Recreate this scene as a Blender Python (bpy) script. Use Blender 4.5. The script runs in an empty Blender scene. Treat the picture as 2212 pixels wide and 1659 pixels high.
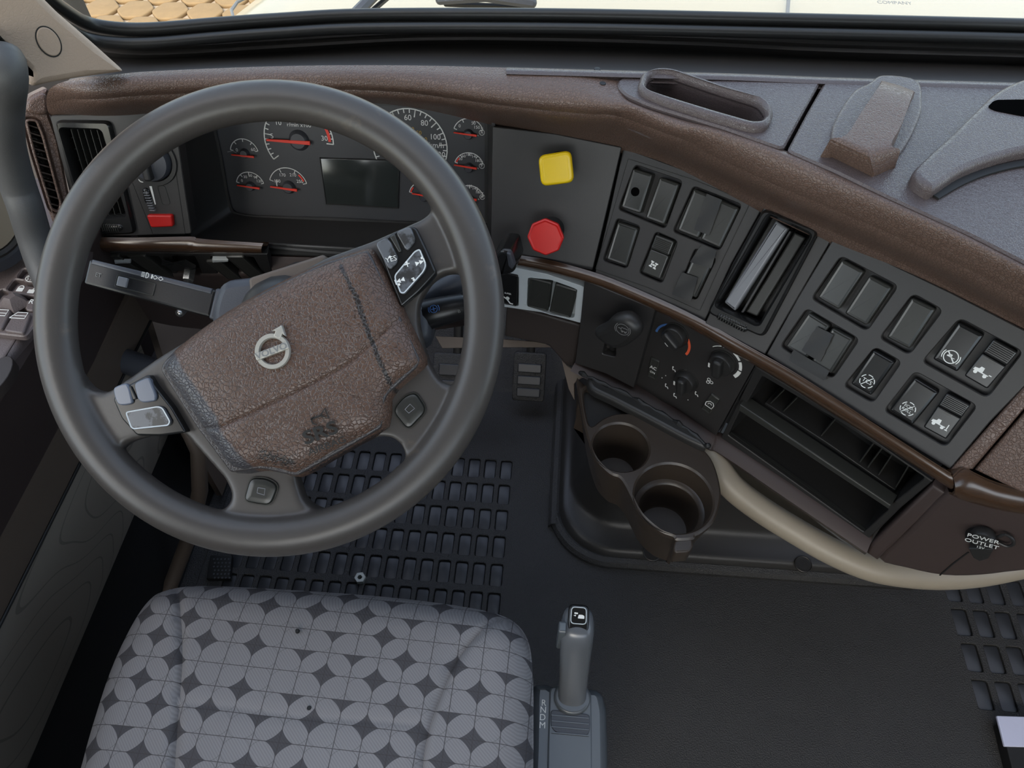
import bpy, bmesh, math, random
import numpy as np
from mathutils import Vector, Matrix
from mathutils.geometry import delaunay_2d_cdt
from math import sin, cos, tan, pi, radians, sqrt, atan2, hypot
random.seed(7)
S = bpy.context.scene
COL = S.collection
# ------------------------------------------------------------------ camera
FPX = 1600.0
TH, PS = radians(53), radians(4.4)
CAM = Vector((0, 0, 1.385))
RV = Vector((cos(PS), sin(PS), 0))
DV = Vector((-sin(PS)*cos(TH), cos(PS)*cos(TH), -sin(TH)))
UV_ = Vector((-sin(PS)*sin(TH), cos(PS)*sin(TH), cos(TH)))
cd = bpy.data.cameras.new('camera'); cam = bpy.data.objects.new('camera', cd); COL.objects.link(cam)
cd.sensor_width = 36; cd.lens = 36*FPX/2212; cd.clip_start = .02; cd.clip_end = 300
m3 = Matrix((RV, UV_, -DV)).transposed()
cam.matrix_world = Matrix.Translation(CAM) @ m3.to_4x4()
S.camera = cam
# ------------------------------------------------------------------ light
w = bpy.data.worlds.new('sky'); S.world = w; w.use_nodes = True
nt = w.node_tree; bg = nt.nodes['Background']
sk = nt.nodes.new('ShaderNodeTexSky'); sk.sky_type = 'NISHITA'; sk.sun_disc = False
sk.sun_elevation = radians(48); sk.sun_rotation = radians(200); sk.air_density = 1.0; sk.dust_density = 2.5
hs_ = nt.nodes.new('ShaderNodeHueSaturation'); hs_.inputs['Saturation'].default_value = .72; nt.links.new(sk.outputs[0], hs_.inputs['Color'])
wm = nt.nodes.new('ShaderNodeMix'); wm.data_type = 'RGBA'; wm.blend_type = 'MULTIPLY'; wm.inputs[0].default_value = 1; wm.inputs[7].default_value = (1, .95, .90, 1)
nt.links.new(hs_.outputs[0], wm.inputs[6]); nt.links.new(wm.outputs[2], bg.inputs[0]); bg.inputs[1].default_value = .5
sd = bpy.data.lights.new('sun', 'SUN'); sun = bpy.data.objects.new('sun', sd); COL.objects.link(sun)
sd.energy = .9; sd.angle = radians(1.5); sd.color = (1, .90, .74)
sun.rotation_euler = (radians(38), 0, radians(-14))
S.view_settings.view_transform = 'Standard'; S.view_settings.look = 'None'
S.view_settings.exposure = .52; S.view_settings.gamma = 1; S.view_settings.use_curve_mapping = False

# ------------------------------------------------------------------ frames: a plane at its own place in the cab
def ray(x, y): return DV*FPX + RV*(x-1106) + UV_*(829.5-y)
def hz(x, y, z):
    k = ray(x, y); return CAM + k*((z-CAM.z)/k.z)
def atx(x, y, X):
    k = ray(x, y); return CAM + k*(X/k.x)
class Fr:
    def __init__(s, o, phi=0, tau=0):
        s.o = Vector(o); P = radians(phi); t = radians(tau)
        s.x = Vector((cos(P), -sin(P), 0)); s.y = Vector((sin(P)*sin(t), cos(P)*sin(t), cos(t))); s.n = s.x.cross(s.y)
    def __call__(s, u, v, h=0): return s.o + s.x*u + s.y*v + s.n*h
    def uv(s, p, h=0):
        k = ray(*p); t = ((s.o + s.n*h - CAM).dot(s.n))/k.dot(s.n); q = CAM + k*t - s.o
        return (q.dot(s.x), q.dot(s.y))
    def P(s, pts, h=0): return [s.uv(p, h) for p in pts]
    def shift(s, h):
        f = Fr((0, 0, 0)); f.o = s.o + s.n*h; f.x, f.y, f.n = s.x, s.y, s.n; return f
    def turn(s, c, a):
        f = Fr((0, 0, 0)); f.o = s(c[0], c[1], 0); ca, sa = cos(a), sin(a)
        f.x = s.x*ca + s.y*sa; f.y = s.y*ca - s.x*sa; f.n = s.n; return f
# ------------------------------------------------------------------ materials
def lin(c):
    return tuple(((v/255)/12.92 if v/255 <= .04045 else ((v/255+.055)/1.055)**2.4) for v in c) + (1,)
class NT:
    def __init__(s, t): s.t = t
    def n(s, kind, **k):
        o = s.t.nodes.new('ShaderNode'+kind)
        for a, b in k.items(): setattr(o, a, b)
        return o
    def l(s, a, b): s.t.links.new(a, b)
    def m(s, op, a, b=None, c=None, clamp=False):
        o = s.n('Math', operation=op, use_clamp=clamp)
        for i, v in enumerate((a, b, c)):
            if v is None: continue
            if isinstance(v, (int, float)): o.inputs[i].default_value = v
            else: s.l(v, o.inputs[i])
        return o.outputs[0]
    def mix(s, f, a, b):
        o = s.n('Mix', data_type='RGBA')
        for i, v in ((0, f), (6, a), (7, b)):
            if isinstance(v, (int, float, tuple)): o.inputs[i].default_value = v
            else: s.l(v, o.inputs[i])
        return o.outputs[2]
MATS = {}
def mat(name, c, rough=.5, metal=0, spec=.5, grain=None, var=0, coat=0, stretch=None, wear=None, bumpd=.0005, valley_dark=0):
    M = bpy.data.materials.new(name); M.use_nodes = True; t = NT(M.node_tree); b = M.node_tree.nodes['Principled BSDF']
    b.inputs['Roughness'].default_value = rough; b.inputs['Metallic'].default_value = metal
    b.inputs['Specular IOR Level'].default_value = spec; b.inputs['Coat Weight'].default_value = coat
    b.inputs['Coat Roughness'].default_value = .15
    base = lin(c); tc = t.n('TexCoord').outputs['Object']
    src = tc
    if stretch:
        mp = t.n('Mapping'); mp.inputs['Scale'].default_value = stretch; t.l(tc, mp.inputs[0]); src = mp.outputs[0]
    no = t.n('TexNoise'); no.inputs['Scale'].default_value = 14; no.inputs['Detail'].default_value = 5; t.l(src, no.inputs[0])
    f = t.m('MULTIPLY_ADD', no.outputs[0], 2*var, 1-var) if var else None
    colr = base
    if f is not None:
        vm = t.n('VectorMath', operation='SCALE'); vm.inputs[0].default_value = base[:3]; t.l(f, vm.inputs['Scale']); colr = vm.outputs[0]
    if wear:   # (colour, scale, threshold): worn or dirty patches
        n2 = t.n('TexNoise'); n2.inputs['Scale'].default_value = wear[1]; n2.inputs['Detail'].default_value = 8; n2.inputs['Roughness'].default_value = .65; t.l(tc, n2.inputs[0])
        k = t.m('MULTIPLY', t.m('SUBTRACT', n2.outputs[0], wear[2]), 12, clamp=True)
        k = t.m('MULTIPLY', k, .85)
        colr = t.mix(k, colr, lin(wear[0]))
    if isinstance(colr, tuple): b.inputs['Base Color'].default_value = colr
    else: t.l(colr, b.inputs['Base Color'])
    if grain:
        kind, sc, st = grain
        bp = t.n('Bump'); bp.inputs['Strength'].default_value = st; bp.inputs['Distance'].default_value = bumpd
        if kind == 'leather':
            v = t.n('TexVoronoi', feature='DISTANCE_TO_EDGE'); v.inputs['Scale'].default_value = sc
            ns = t.n('TexNoise'); ns.inputs['Scale'].default_value = sc*.5; t.l(tc, ns.inputs[0])
            ad = t.n('VectorMath', operation='MULTIPLY_ADD'); t.l(ns.outputs[1], ad.inputs[0]); ad.inputs[1].default_value = (.006, .006, .006); t.l(tc, ad.inputs[2])
            t.l(ad.outputs[0], v.inputs[0])
            h = t.m('MULTIPLY', t.m('MINIMUM', v.outputs[0], .16), 3)
            if valley_dark:   # dirt and shade of the grain valleys put into the colour
                k = t.m('MULTIPLY', t.m('SUBTRACT', 1.0, t.m('DIVIDE', v.outputs[0], .10), clamp=True), valley_dark)
                cin = b.inputs['Base Color']; prev = cin.links[0].from_socket if cin.links else tuple(cin.default_value)
                t.l(t.mix(k, prev, lin((22, 19, 18))), cin)
        else:
            n3 = t.n('TexNoise'); n3.inputs['Scale'].default_value = sc; n3.inputs['Detail'].default_value = 3; t.l(src, n3.inputs[0]); h = n3.outputs[0]
        t.l(h, bp.inputs['Height']); t.l(bp.outputs[0], b.inputs['Normal'])
    MATS[name] = M; return M
BROWN = mat('brown_leather_vinyl', (100, 80, 70), .34, grain=('leather', 300, 1.0), var=.1, bumpd=.0006, valley_dark=.38)
TOPV = mat('dash_top_vinyl', (84, 74, 73), .27, grain=('leather', 380, .6), var=.06, valley_dark=.18)
KNEE = mat('brown_plastic', (64, 53, 50), .5, grain=('n', 500, .2), var=.08)
AIRB = mat('worn_airbag_vinyl', (90, 69, 58), .32, grain=('leather', 270, 1.0), var=.12, bumpd=.0006, valley_dark=.6)
AIRS = mat('airbag_side_vinyl', (58, 54, 54), .3, grain=('leather', 300, .5), var=.12, wear=((30, 30, 32), 30, .6))
def airbag_wear_and_facet(M, x, y):
    t = NT(M.node_tree); b = M.node_tree.nodes['Principled BSDF']; tc = t.n('TexCoord').outputs['Object']
    def dot(v):
        o = t.n('VectorMath', operation='DOT_PRODUCT'); t.l(tc, o.inputs[0]); o.inputs[1].default_value = v; return o.outputs['Value']
    u, v = dot(x), dot(y)
    def line(p, q, wd, soft=.3):   # mask round a segment
        dx, dy = q[0]-p[0], q[1]-p[1]; L = hypot(dx, dy); dx /= L; dy /= L
        a = t.m('ADD', t.m('MULTIPLY', t.m('SUBTRACT', u, p[0]), dx), t.m('MULTIPLY', t.m('SUBTRACT', v, p[1]), dy))
        n = t.m('ADD', t.m('MULTIPLY', t.m('SUBTRACT', u, p[0]), -dy), t.m('MULTIPLY', t.m('SUBTRACT', v, p[1]), dx))
        ac = t.m('MINIMUM', t.m('MAXIMUM', a, 0.0), L)
        d = t.m('SQRT', t.m('ADD', t.m('POWER', t.m('SUBTRACT', a, ac), 2.0), t.m('POWER', n, 2.0)))
        return t.m('SUBTRACT', 1.0, t.m('DIVIDE', d, wd), clamp=True)
    no = t.n('TexNoise'); no.inputs['Scale'].default_value = 420; no.inputs['Detail'].default_value = 6; no.inputs['Roughness'].default_value = .7; t.l(tc, no.inputs[0])
    q = lambda *p: FW.uv(p, .028)
    m = None
    for p0, p1, wd, k in ((q(733, 572), q(768, 640), .005, 1.5), (q(768, 640), q(800, 730), .0065, 1.5), (q(800, 730), q(848, 850), .006, 1.4), (q(570, 985), q(625, 998), .024, 1.15), (q(655, 1025), q(835, 925), .008, 1.1), (q(833, 540), q(905, 760), .008, .8), (q(690, 860), q(700, 870), .02, .6)):
        f = t.m('MULTIPLY', line(p0, p1, wd), k); m = f if m is None else t.m('MAXIMUM', m, f)
    k = t.m('MULTIPLY', t.m('SUBTRACT', t.m('ADD', t.m('MULTIPLY', m, .46), no.outputs[0]), .90), 14, clamp=True)
    src = b.inputs['Base Color'].links[0].from_socket
    g = t.mix(t.m('MULTIPLY', k, .9), src, lin((32, 30, 30)))
    sd_ = t.m('MAXIMUM', t.m('MULTIPLY', line(q(346, 798), q(432, 920), .019), 6, clamp=True), t.m('MULTIPLY', line(q(425, 938), q(500, 1030), .020), 6, clamp=True))  # left side facet toned a darker blue-grey
    t.l(t.mix(t.m('MULTIPLY', sd_, .92), g, lin((58, 58, 62))), b.inputs['Base Color'])
RIM = mat('wheel_rim_polyurethane', (66, 62, 59), .36, grain=('n', 260, .15), var=.12, wear=((84, 76, 68), 22, .62))
BLK = mat('black_satin_plastic', (40, 39, 38), .42, grain=('n', 900, .12), var=.05)
PAN = mat('charcoal_panel_plastic', (46, 44, 43), .45, grain=('n', 1000, .15), var=.05)
GLS = mat('gloss_black_plastic', (27, 27, 27), .24, coat=.2, spec=.4)
BTN = mat('dark_switch_plastic', (50, 50, 47), .28, grain=('n', 700, .08))
DRK = mat('black_cavity_plastic', (20, 20, 20), .6)
FACE = mat('gauge_face_print', (60, 60, 62), .5, grain=('n', 1200, .05))
DISC = mat('gauge_disc_print', (34, 34, 36), .5)
HUBM = mat('gauge_hub_plastic', (62, 62, 66), .4)
LCD = mat('display_glass', (46, 50, 48), .12, coat=.5)
WHT = mat('white_print', (225, 225, 220), .5)
YPR = mat('yellow_print', (190, 150, 50), .5)
GRYP = mat('dim_print', (120, 120, 118), .5)
RED = mat('red_plastic', (196, 30, 26), .35)
REDN = mat('needle_red', (235, 60, 40), .5)
YEL = mat('yellow_plastic', (224, 188, 10), .32, wear=((170, 130, 10), 40, .66))
BLU = mat('blue_print', (70, 110, 170), .5)
ORG = mat('orange_print', (225, 95, 60), .5)
SIL = mat('worn_silver_plate', (186, 192, 194), .45, grain=('n', 90, .3), var=.12)
VANE = mat('satin_vane_plastic', (120, 121, 124), .26, grain=('n', 300, .1), var=.1)
CHRM = mat('brushed_steel', (190, 190, 188), .25, metal=.9)
EMB = mat('worn_silver_emblem', (176, 172, 162), .38, metal=.35, var=.1)
PADB = mat('worn_button_film', (92, 94, 98), .3, wear=((44, 42, 40), 70, .5))
PADD = mat('grey_button_film', (96, 102, 114), .25, coat=.2)
WOOD = mat('dark_wood_trim', (66, 47, 33), .25, coat=.6, stretch=(6, 6, 60), var=.45, grain=('n', 120, .1))
RUB = mat('rubber_floor_mat', (49, 49, 49), .45, grain=('n', 420, 1.0), var=.15, bumpd=.002)
RUBC = mat('smooth_mat_rubber', (48, 50, 54), .36, grain=('n', 200, .15), var=.15)
TUN = mat('tunnel_plastic', (42, 41, 40), .4, grain=('n', 420, .3), var=.12)
CUP = mat('cup_holder_plastic', (56, 48, 41), .34, grain=('n', 500, .1), var=.12)
BEIGE = mat('beige_painted_steel', (152, 141, 124), .42, var=.05)
BEIGL = mat('beige_pillar_vinyl', (172, 152, 134), .5, grain=('leather', 260, .35), var=.05)
TAUP = mat('taupe_plastic', (96, 84, 74), .5, grain=('n', 500, .2), var=.08)
DGREY = mat('dark_grey_grip', (74, 74, 74), .5, grain=('n', 700, .3))
BLGR = mat('blue_grey_plastic', (66, 68, 74), .42, grain=('n', 700, .2))
DOORV = mat('door_sill_vinyl', (96, 86, 84), .42, grain=('leather', 260, .5), var=.08)
SHFT = mat('shifter_grey_plastic', (90, 93, 97), .26, coat=.25, var=.05)
SHFB = mat('shifter_base_plastic', (84, 89, 93), .28, coat=.2, var=.05)
HOOD = mat('cream_white_paint', (176, 162, 132), .3, coat=.4)
VOID = mat('hole_shade_black', (8, 8, 8), 1.0, spec=0)  # unreflecting black that stands in for the shade inside a hole
STK = mat('black_stalk_plastic', (24, 24, 26), .35, grain=('n', 900, .1))
TAUD = mat('dark_taupe_plastic', (52, 45, 42), .5, grain=('n', 500, .2))
STONE = mat('tan_paving_stone', (140, 114, 78), .8, grain=('n', 40, .4), var=.18)
JOINT = mat('pale_joint_sand', (180, 162, 138), .9, var=.1)
TAPE = mat('black_tape_film', (30, 30, 30), .5, grain=('n', 160, .3))
SEAL = mat('black_rubber_seal', (34, 34, 33), .38, var=.1)
COWL = mat('cowl_plastic', (54, 51, 49), .48, var=.08)
SLVP = mat('pale_step_plate', (196, 200, 224), .4, grain=('n', 120, .5))
HEAD = mat('headliner_cloth', (150, 142, 132), .9)
NUTM = mat('zinc_nut', (200, 205, 200), .3, metal=.6)

def fabric_seat():
    M = bpy.data.materials.new('patterned_seat_fabric'); M.use_nodes = True; t = NT(M.node_tree); b = M.node_tree.nodes['Principled BSDF']
    tc = t.n('TexCoord').outputs['Object']
    mp = t.n('Mapping'); mp.inputs['Rotation'].default_value = (0, 0, radians(1.5)); t.l(tc, mp.inputs[0])
    sp = t.n('SeparateXYZ'); t.l(mp.outputs[0], sp.inputs[0])
    u = t.m('DIVIDE', sp.outputs[0], .0290); v = t.m('DIVIDE', sp.outputs[1], .0245)
    s_ = t.m('MULTIPLY', t.m('ADD', u, v), .5); t_ = t.m('MULTIPLY', t.m('SUBTRACT', u, v), .5)
    i = t.m('ROUND', s_); j = t.m('ROUND', t_)
    du = t.m('SUBTRACT', u, t.m('ADD', i, j)); dv = t.m('SUBTRACT', v, t.m('SUBTRACT', i, j))
    e = t.m('ADD', t.m('POWER', t.m('DIVIDE', t.m('ABSOLUTE', du), .56), .74), t.m('POWER', t.m('DIVIDE', t.m('ABSOLUTE', dv), .60), .74))
    star = t.m('MULTIPLY', t.m('SUBTRACT', 1.0, e), 40, clamp=True)
    cb = t.n('CombineXYZ'); t.l(i, cb.inputs[0]); t.l(j, cb.inputs[1])
    wn = t.n('TexWhiteNoise', noise_dimensions='2D'); t.l(cb.outputs[0], wn.inputs['Vector'])
    keep = t.m('GREATER_THAN', wn.outputs[0], .16)
    half = t.m('MAXIMUM', t.m('GREATER_THAN', wn.outputs[0], .34), t.m('LESS_THAN', dv, 0.0))
    star = t.m('MULTIPLY', t.m('MULTIPLY', star, keep), half)
    # thin woven grid lines
    fu = t.m('ABSOLUTE', t.m('SUBTRACT', u, t.m('ROUND', u))); fv = t.m('ABSOLUTE', t.m('SUBTRACT', v, t.m('ROUND', v)))
    g = t.m('MAXIMUM', t.m('LESS_THAN', fu, .018), t.m('LESS_THAN', fv, .018))
    # petal outlines: faint arcs round the cell centres
    cu = t.m('SUBTRACT', t.m('FRACT', u), .5); cv = t.m('SUBTRACT', t.m('FRACT', v), .5)
    rr = t.m('SQRT', t.m('ADD', t.m('POWER', cu, 2.0), t.m('POWER', cv, 2.0)))
    ring = t.m('LESS_THAN', t.m('ABSOLUTE', t.m('SUBTRACT', rr, .53)), .014)
    g = t.m('MAXIMUM', g, t.m('MULTIPLY', ring, .45))
    base = t.mix(star, lin((138, 137, 139)), lin((72, 72, 76)))
    base = t.mix(t.m('MULTIPLY', g, .8), base, lin((62, 60, 62)))
    wv = t.n('TexWave', bands_direction='DIAGONAL'); wv.inputs['Scale'].default_value = 170; t.l(tc, wv.inputs[0])
    base = t.mix(t.m('MULTIPLY', wv.outputs['Fac'], .22), base, lin((70, 68, 70)))
    no = t.n('TexNoise'); no.inputs['Scale'].default_value = 9; t.l(tc, no.inputs[0])
    base = t.mix(t.m('MULTIPLY', no.outputs[0], .25), base, lin((96, 90, 86)))
    t.l(base, b.inputs['Base Color']); b.inputs['Roughness'].default_value = .85; b.inputs['Specular IOR Level'].default_value = .25
    bp = t.n('Bump'); bp.inputs['Strength'].default_value = .25; bp.inputs['Distance'].default_value = .0004
    t.l(wv.outputs['Fac'], bp.inputs['Height']); t.l(bp.outputs[0], b.inputs['Normal'])
    return M
SEATF = fabric_seat()
def fabric_door():
    M = bpy.data.materials.new('contour_line_fabric'); M.use_nodes = True; t = NT(M.node_tree); b = M.node_tree.nodes['Principled BSDF']
    tc = t.n('TexCoord').outputs['Object']
    mp = t.n('Mapping'); mp.inputs['Scale'].default_value = (1, .7, 1.6); t.l(tc, mp.inputs[0])
    no = t.n('TexNoise'); no.inputs['Scale'].default_value = 2.6; no.inputs['Detail'].default_value = .6; t.l(mp.outputs[0], no.inputs[0])
    f = t.m('FRACT', t.m('MULTIPLY', no.outputs[0], 22))
    k = t.m('LESS_THAN', f, .07)
    t.l(t.mix(t.m('MULTIPLY', k, .45), lin((134, 126, 116)), lin((74, 69, 64))), b.inputs['Base Color']); b.inputs['Roughness'].default_value = .9
    return M
DOORF = fabric_door()
def glass():
    M = bpy.data.materials.new('window_glass'); M.use_nodes = True; t = NT(M.node_tree); nt = M.node_tree
    for n in list(nt.nodes):
        if n.type == 'BSDF_PRINCIPLED': nt.nodes.remove(n)
    out = [n for n in nt.nodes if n.type == 'OUTPUT_MATERIAL'][0]
    tr = t.n('BsdfTransparent'); tr.inputs[0].default_value = (.93, .96, .95, 1); gl = t.n('BsdfGlossy'); gl.inputs['Roughness'].default_value = .02
    ge = t.n('NewGeometry'); dt = t.n('VectorMath', operation='DOT_PRODUCT'); t.l(ge.outputs['Normal'], dt.inputs[0]); t.l(ge.outputs['Incoming'], dt.inputs[1])
    fr = t.m('MULTIPLY_ADD', t.m('POWER', t.m('SUBTRACT', 1.0, t.m('ABSOLUTE', dt.outputs['Value'])), 5.0), .9, .035); mx = t.n('MixShader')
    t.l(fr, mx.inputs[0]); t.l(tr.outputs[0], mx.inputs[1]); t.l(gl.outputs[0], mx.inputs[2]); t.l(mx.outputs[0], out.inputs[0])
    return M
GLASS = glass()
# ------------------------------------------------------------------ object plumbing
ORG_ = {}
def thing(name, label, cat, loc, group=None, kind=None):
    o = bpy.data.objects.new(name, None); COL.objects.link(o); o.location = loc; o.empty_display_size = .02
    o['label'] = label; o['category'] = cat
    if group: o['group'] = group
    if kind: o['kind'] = kind
    ORG_[o.name] = Vector(loc); return o
def join(pieces):
    V, Fc = [], []
    for v, f in pieces:
        b = len(V); V += [Vector(p) for p in v]; Fc += [[b+i for i in q] for q in f]
    return V, Fc
def obj(name, pieces, mt, parent=None, label=None, cat=None, group=None, kind=None, sharp=35, loc=None):
    if isinstance(pieces, tuple): pieces = [pieces]
    V, Fc = join(pieces)
    if parent is not None: L = ORG_[parent.name]
    elif loc is not None: L = Vector(loc)
    else:
        a = np.array([tuple(v) for v in V]); L = Vector(((a[:, 0].min()+a[:, 0].max())/2, (a[:, 1].min()+a[:, 1].max())/2, a[:, 2].min()))
    me = bpy.data.meshes.new(name); me.from_pydata([tuple(v-L) for v in V], [], Fc)
    bm = bmesh.new(); bm.from_mesh(me); bmesh.ops.remove_doubles(bm, verts=bm.verts, dist=1e-6)
    bmesh.ops.recalc_face_normals(bm, faces=bm.faces); bm.to_mesh(me); bm.free()
    me.shade_smooth(); me.set_sharp_from_angle(angle=radians(sharp)); me.materials.append(mt)
    for p_ in me.polygons:
        if len(p_.vertices) > 4: p_.use_smooth = False
    o = bpy.data.objects.new(name, me); COL.objects.link(o)
    if parent is not None: o.parent = parent
    else: o.location = L
    ORG_[o.name] = L
    if label: o['label'] = label
    if cat: o['category'] = cat
    if group: o['group'] = group
    if kind: o['kind'] = kind
    return o
def struct(name, pieces, mt, parent=None, label=None, cat=None, **k):
    return obj(name, pieces, mt, parent, label=label, cat=cat, kind='structure' if parent is None else None, **k)
# ------------------------------------------------------------------ 2-D helpers
def area(p): return .5*sum(p[i][0]*p[(i+1) % len(p)][1]-p[(i+1) % len(p)][0]*p[i][1] for i in range(len(p)))
def ccw(p): return list(p) if area(p) > 0 else list(reversed(p))
def rnd(p, r, n=4):
    p = ccw(p); out = []; N = len(p)
    for i in range(N):
        a, b, c = Vector(p[i-1]), Vector(p[i]), Vector(p[(i+1) % N])
        d1 = (a-b); d2 = (c-b); l1, l2 = d1.length, d2.length
        if l1 < 1e-7 or l2 < 1e-7: continue
        ri = r[i] if isinstance(r, (list, tuple)) else r
        t = min(ri, l1*.48, l2*.48); A = b+d1/l1*t; B = b+d2/l2*t
        for k in range(n+1):
            s = k/n; q = A*(1-s)**2 + b*2*s*(1-s) + B*s*s; out.append((q.x, q.y))
    return out
def inset(p, d):
    p = ccw(p); N = len(p); out = []
    for i in range(N):
        a, b, c = p[i-1], p[i], p[(i+1) % N]
        e1 = (b[0]-a[0], b[1]-a[1]); e2 = (c[0]-b[0], c[1]-b[1]); l1 = hypot(*e1) or 1e-9; l2 = hypot(*e2) or 1e-9
        n1 = (-e1[1]/l1, e1[0]/l1); n2 = (-e2[1]/l2, e2[0]/l2); mx, my = n1[0]+n2[0], n1[1]+n2[1]; k = (mx*mx+my*my)/2
        k = max(k, .35); out.append((b[0]+mx*d/k, b[1]+my*d/k))
    fl = [((out[(i+1) % N][0]-out[i][0])*(p[(i+1) % N][0]-p[i][0])+(out[(i+1) % N][1]-out[i][1])*(p[(i+1) % N][1]-p[i][1])) < 0 for i in range(N)]
    if any(fl) and not all(fl):   # rounded corners smaller than the offset collapse to one point
        st = next(i for i in range(N) if not fl[i]); run = []
        for k in range(1, N+1):
            i = (st+k) % N
            if fl[i]: run.append(i)
            elif run:
                ids = run+[(run[-1]+1) % N]; cx = sum(out[j][0] for j in ids)/len(ids); cy = sum(out[j][1] for j in ids)/len(ids)
                for m, j in enumerate(ids): out[j] = (cx, cy)
                run = []
    return out
def circ(c, r, n=28, ry=None, a=0):
    ry = ry or r; o = []
    for k in range(n):
        t = 2*pi*k/n; x, y = r*cos(t), ry*sin(t); o.append((c[0]+x*cos(a)-y*sin(a), c[1]+x*sin(a)+y*cos(a)))
    return o
def smooth(p, n=4, closed=True):
    N = len(p); out = []; D = len(p[0])
    rng = range(N) if closed else range(N-1)
    for i in rng:
        g = lambda k: p[k % N] if closed else p[min(max(k, 0), N-1)]
        a, b, c, d = g(i-1), g(i), g(i+1), g(i+2)
        for k in range(n):
            t = k/n
            out.append(tuple(.5*((2*b[j])+(-a[j]+c[j])*t+(2*a[j]-5*b[j]+4*c[j]-d[j])*t*t+(-a[j]+3*b[j]-3*c[j]+d[j])*t**3) for j in range(D)))
    if not closed: out.append(tuple(p[-1]))
    return out
# ------------------------------------------------------------------ solid helpers -> (verts, faces)
def rings(R, cap0=True, cap1=True, closed=True):
    n = len(R[0]); V = [v for r_ in R for v in r_]; Fc = []
    for i in range(len(R)-1):
        for j in range(n if closed else n-1):
            k = (j+1) % n; Fc.append([i*n+j, i*n+k, (i+1)*n+k, (i+1)*n+j])
    if cap0: Fc.append([j for j in reversed(range(n))])
    if cap1: Fc.append([(len(R)-1)*n+j for j in range(n)])
    return V, Fc
def prism(F, p, h0, h1, b=.001, steps=3):
    p = ccw(p); R = [[F(x, y, h0) for x, y in p]]
    if b <= 0: R.append([F(x, y, h1) for x, y in p])
    else:
        for k in range(steps+1):
            a = pi/2*k/steps; q = inset(p, b*(1-cos(a))) if k else p
            R.append([F(x, y, h1-b+b*sin(a)) for x, y in q])
    return rings(R)
def ringp(F, outer, inner, h0, h1, b=.0008):
    """a frame between two loops with equal point counts"""
    o, i = ccw(outer), ccw(inner)
    return rings([[F(x, y, h0) for x, y in o], [F(x, y, h1-b) for x, y in o], [F(x, y, h1) for x, y in inset(o, b)],
                  [F(x, y, h1) for x, y in inset(i, -b)], [F(x, y, h1-b) for x, y in i], [F(x, y, h0) for x, y in i]], False, False)
def inside(p, q):
    x, y = q; c = False; n = len(p)
    for i in range(n):
        x1, y1 = p[i]; x2, y2 = p[i-1]
        if (y1 > y) != (y2 > y) and x < (x2-x1)*(y-y1)/(y2-y1)+x1: c = not c
    return c
def flat(outer, holes=(), extra=()):
    P = []; E = []
    for loop in [outer]+list(holes):
        b = len(P); P += [Vector(q) for q in loop]; E += [(b+i, b+(i+1) % len(loop)) for i in range(len(loop))]
    P += [Vector(q) for q in extra]
    r = delaunay_2d_cdt(P, E, [], 0, 1e-7); V = [(v.x, v.y) for v in r[0]]; T = []
    for f in r[2]:
        c = (sum(V[i][0] for i in f)/len(f), sum(V[i][1] for i in f)/len(f))
        if inside(outer, c) and not any(inside(h, c) for h in holes): T.append(list(f))
    return V, T
def plate(F, outer, holes=(), h0=-.01, h1=0, c=.0008, floor=True):
    """a panel with real wells"""
    outer = ccw(outer); holes = [ccw(h) for h in holes]; o2 = inset(outer, c); h2 = [inset(h, -c) for h in holes]
    V, T = flat(o2, h2); out = [([F(x, y, h1) for x, y in V], T)]
    out.append(rings([[F(x, y, h0) for x, y in outer], [F(x, y, h1-c) for x, y in outer], [F(x, y, h1) for x, y in o2]], not holes, False))
    for a, b in zip(holes, h2):
        out.append(rings([[F(x, y, h1) for x, y in b], [F(x, y, h1-c) for x, y in a], [F(x, y, h0) for x, y in a]], False, floor))
    return join(out)
def pdist(P, loop, closed=True):
    P = np.array(P, float); A = np.array(loop, float); B = np.roll(A, -1, 0)
    if not closed: A, B = A[:-1], B[:-1]
    d = np.full(len(P), 1e9)
    for a, b in zip(A, B):
        e = b-a; L = (e@e) or 1e-12; t = np.clip(((P-a)@e)/L, 0, 1); q = a+t[:, None]*e; d = np.minimum(d, np.hypot(*(P-q).T))
    return d
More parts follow.
